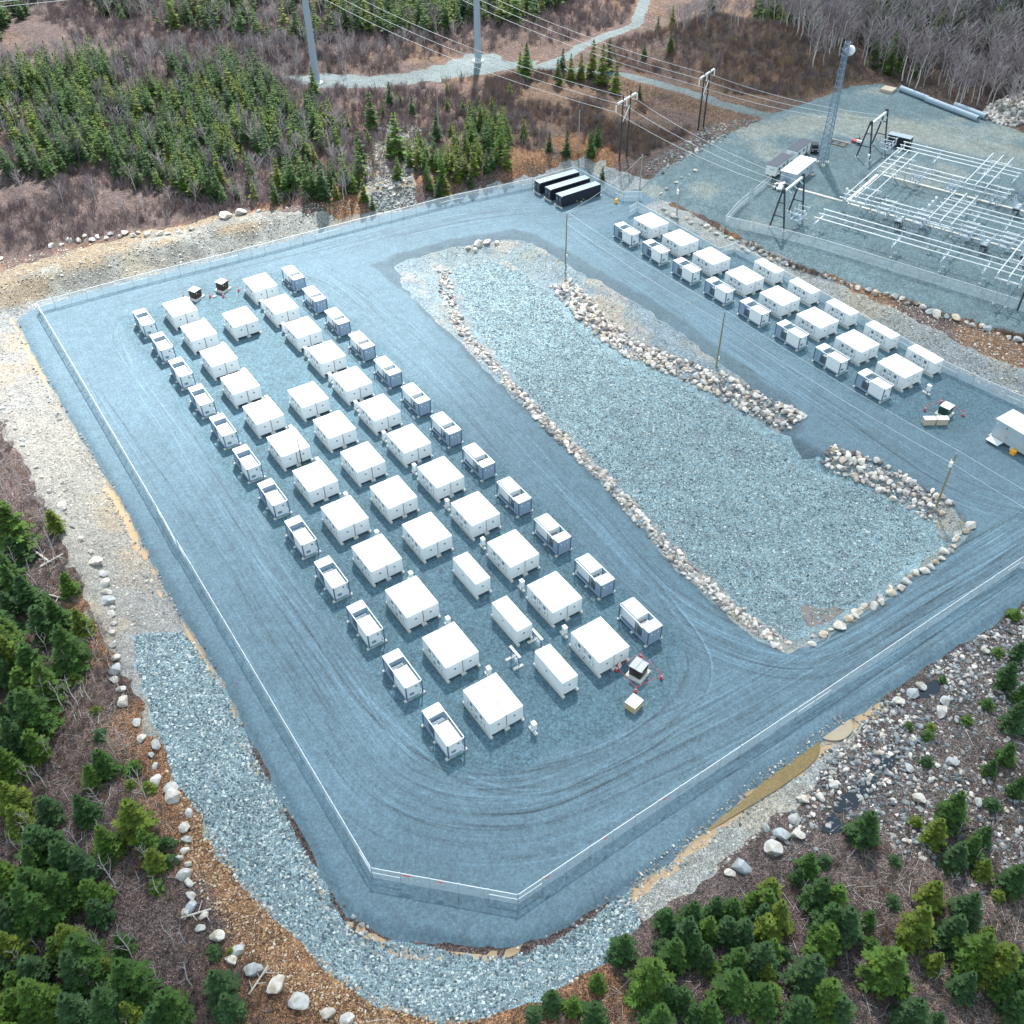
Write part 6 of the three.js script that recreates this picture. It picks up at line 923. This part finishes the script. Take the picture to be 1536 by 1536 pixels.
brush([[60, -330], [130, -265], [170, -258], [190, -252], [215, -258], [260, -300], [200, -380], [60, -420]], 4200, 1.6, 3.2, mauve, 'leafless mauve brush behind the monopoles', 0.25, 64);
brush([[246, -132], [258, -128], [345, -170], [345, -215], [275, -262], [246, -236], [236, -216], [244, -182]], 1300, 1.2, 2.2, mauve, 'leafless mauve brush on the hillside behind the yard', 0.2, 65);
brush([[-22, -66], [-10, -30], [5, -36], [-3, -56], [0, -80], [1, -100], [1, -125], [-1, -160], [-8, -160], [-20, -110]], 2600, 0.3, 1.2, rust.concat(mauve), 'low leafless brush on the litter behind the boulder row', 0.3, 66, 0.12);
brush([[5, -36], [20, -28], [36, -28], [50, -28], [66, -22], [100, -28], [120, -30], [110, -8], [60, 4], [20, -8]], 3000, 0.25, 1.0, rust.concat(mauve), 'low leafless brush around the stony clearing', 0.34, 67, 0.12);
{ const strip = [[145.5, -150], [147, -118], [151, -103], [155, -89], [160, -73], [165, -66], [158.5, -79], [153.5, -93], [150, -107], [147.6, -120]]; const L = fill(strip, 700, 0, 68).map(([x, z, r]) => [x, height(x, z) - 0.03, z, 0.5 + r * 0.8, br() * 6.28, 0.1, pick(mauve.concat(rust), br())]); scatter('brush', brushes, L, 'reddish brush strip below the substation fence', 'brush', brushMat); }
// fallen sticks
{ const t = tris(); rod(t, V3(-0.5, 0, 0), V3(0.5, 0.05, 0.03), 0.012, 0.006, [1, 1, 1]); const sg = geoOf(t), cols = [[0.5, 0.46, 0.44], [0.36, 0.3, 0.28], [0.62, 0.6, 0.56], [0.28, 0.2, 0.17]].map(c => lin(...c));
  const L = fill([[-22, -66], [-8, -28], [8, -37], [20, -28], [36, -28], [50, -28], [60, -27], [76, -34], [120, -34], [112, -6], [60, 6], [20, -6], [-12, -30], [-26, -60], [-16, -120], [-6, -160], [1, -160], [2, -110], [0, -80], [-2, -60]], 17000, 0, 71, wildOK).map(([x, z, r]) => [x, height(x, z) + 0.06, z, 0.35 + r * r * r * 1.9, br() * 6.28, (br() - 0.5) * 0.25, pick(cols, br())]); scatter('fallen_sticks', [sg], L, 'grey fallen sticks strewn on the forest floor', 'sticks', brushMat); }
// fallen trunks
[[-2.6, -117.5, 4.6, 1.9, 'thick grey fallen trunk with snapped limbs beside the spruces'], [-1.4, -115.2, 3.4, 0.2, 'grey fallen trunk lying across the snapped one'], [-3.4, -109, 5, -0.9, 'pale fallen trunk with a broken stump end among spruces'], [-1.6, -101.5, 5.5, -0.8, 'long thin grey fallen trunk beside a bushy spruce'], [-2.5, -55.5, 3, -0.3, 'thin pale fallen trunk near the square-topped boulder'], [0.2, -46, 3, 0.5, 'thin pale fallen trunk near the boulder row end']].forEach(([x, z, L, a, l], i) => { const g = thing('fallen_trunk', l, 'log', [x, height(x, z) + 0.2, z], a); part('log', bar([-L / 2, 0, 0], [L / 2, 0.15, 0], 0.2 - 0.02 * i, 8, 0.1), K.dryWood, g); for (let k = 0; k < 4; k++) part('limb', bar([-L / 3 + k * L / 5, 0.05, 0], [-L / 3 + k * L / 5 + 0.5, 0.3, (k % 2 ? 1 : -1) * (0.7 + 0.2 * k)], 0.06, 5, 0.03), K.dryWood, g); });
// survey stakes
[[112.2, -50.6, 'yellow survey stake at the basin corner'], [107.6, -150.5, 'tan survey stake near the brown pole by the black containers']].forEach(([x, z, l], i) => { const g = thing('survey_stake', l, 'stake', [x, height(x, z), z]); part('stake', box(0.09, 1.7, 0.06, 0, 0.8, 0), i ? K.paleTimber : K.yellow, g); part('ribbon', box(0.12, 0.16, 0.09, 0, 1.5, 0), i ? K.orange : K.coneRed, g); });
console.log('brush');

// ---------------------------------------------------------------- the broken cloud that shades the near half of the site
{ const L = [], rnd = rng(606), Y = 1400, ox = Y * 1.2 / 2.85, oz = -Y * 1.7 / 2.85;
  for (let i = 0; i < 170000; i++) { const x = lerp(-160, 320, rnd()), z = lerp(-225, 80, rnd()), w = z + (fbm(x * 0.02, z * 0.02, 3, 99) - 0.5) * 60; if (rnd() > 0.165 * Math.max(sst(-152, -80, w), sst(100, 150, x + (w - z) * 0.4) * sst(-225, -205, z))) continue; L.push([x + ox, Y + (rnd() - 0.5) * 50, z + oz, 1 + rnd() * 0.8, rnd() * 6, rnd(), lin(0.9, 0.9, 0.9)]); }
  const im = new THREE.InstancedMesh(new THREE.IcosahedronGeometry(1, 1), std([0.9, 0.9, 0.9], 1), L.length), M4 = new THREE.Matrix4(); L.forEach((a, i) => { M4.makeScale(a[3], a[3] * 0.7, a[3]).setPosition(a[0], a[1], a[2]); im.setMatrixAt(i, M4); }); im.name = 'cloud'; im.userData = { kind: 'stuff', label: 'ragged bank of broken cloud drifting high over the site', category: 'cloud' }; scene.add(im); console.log('cloud', L.length); }
renderer.render(scene, camera);
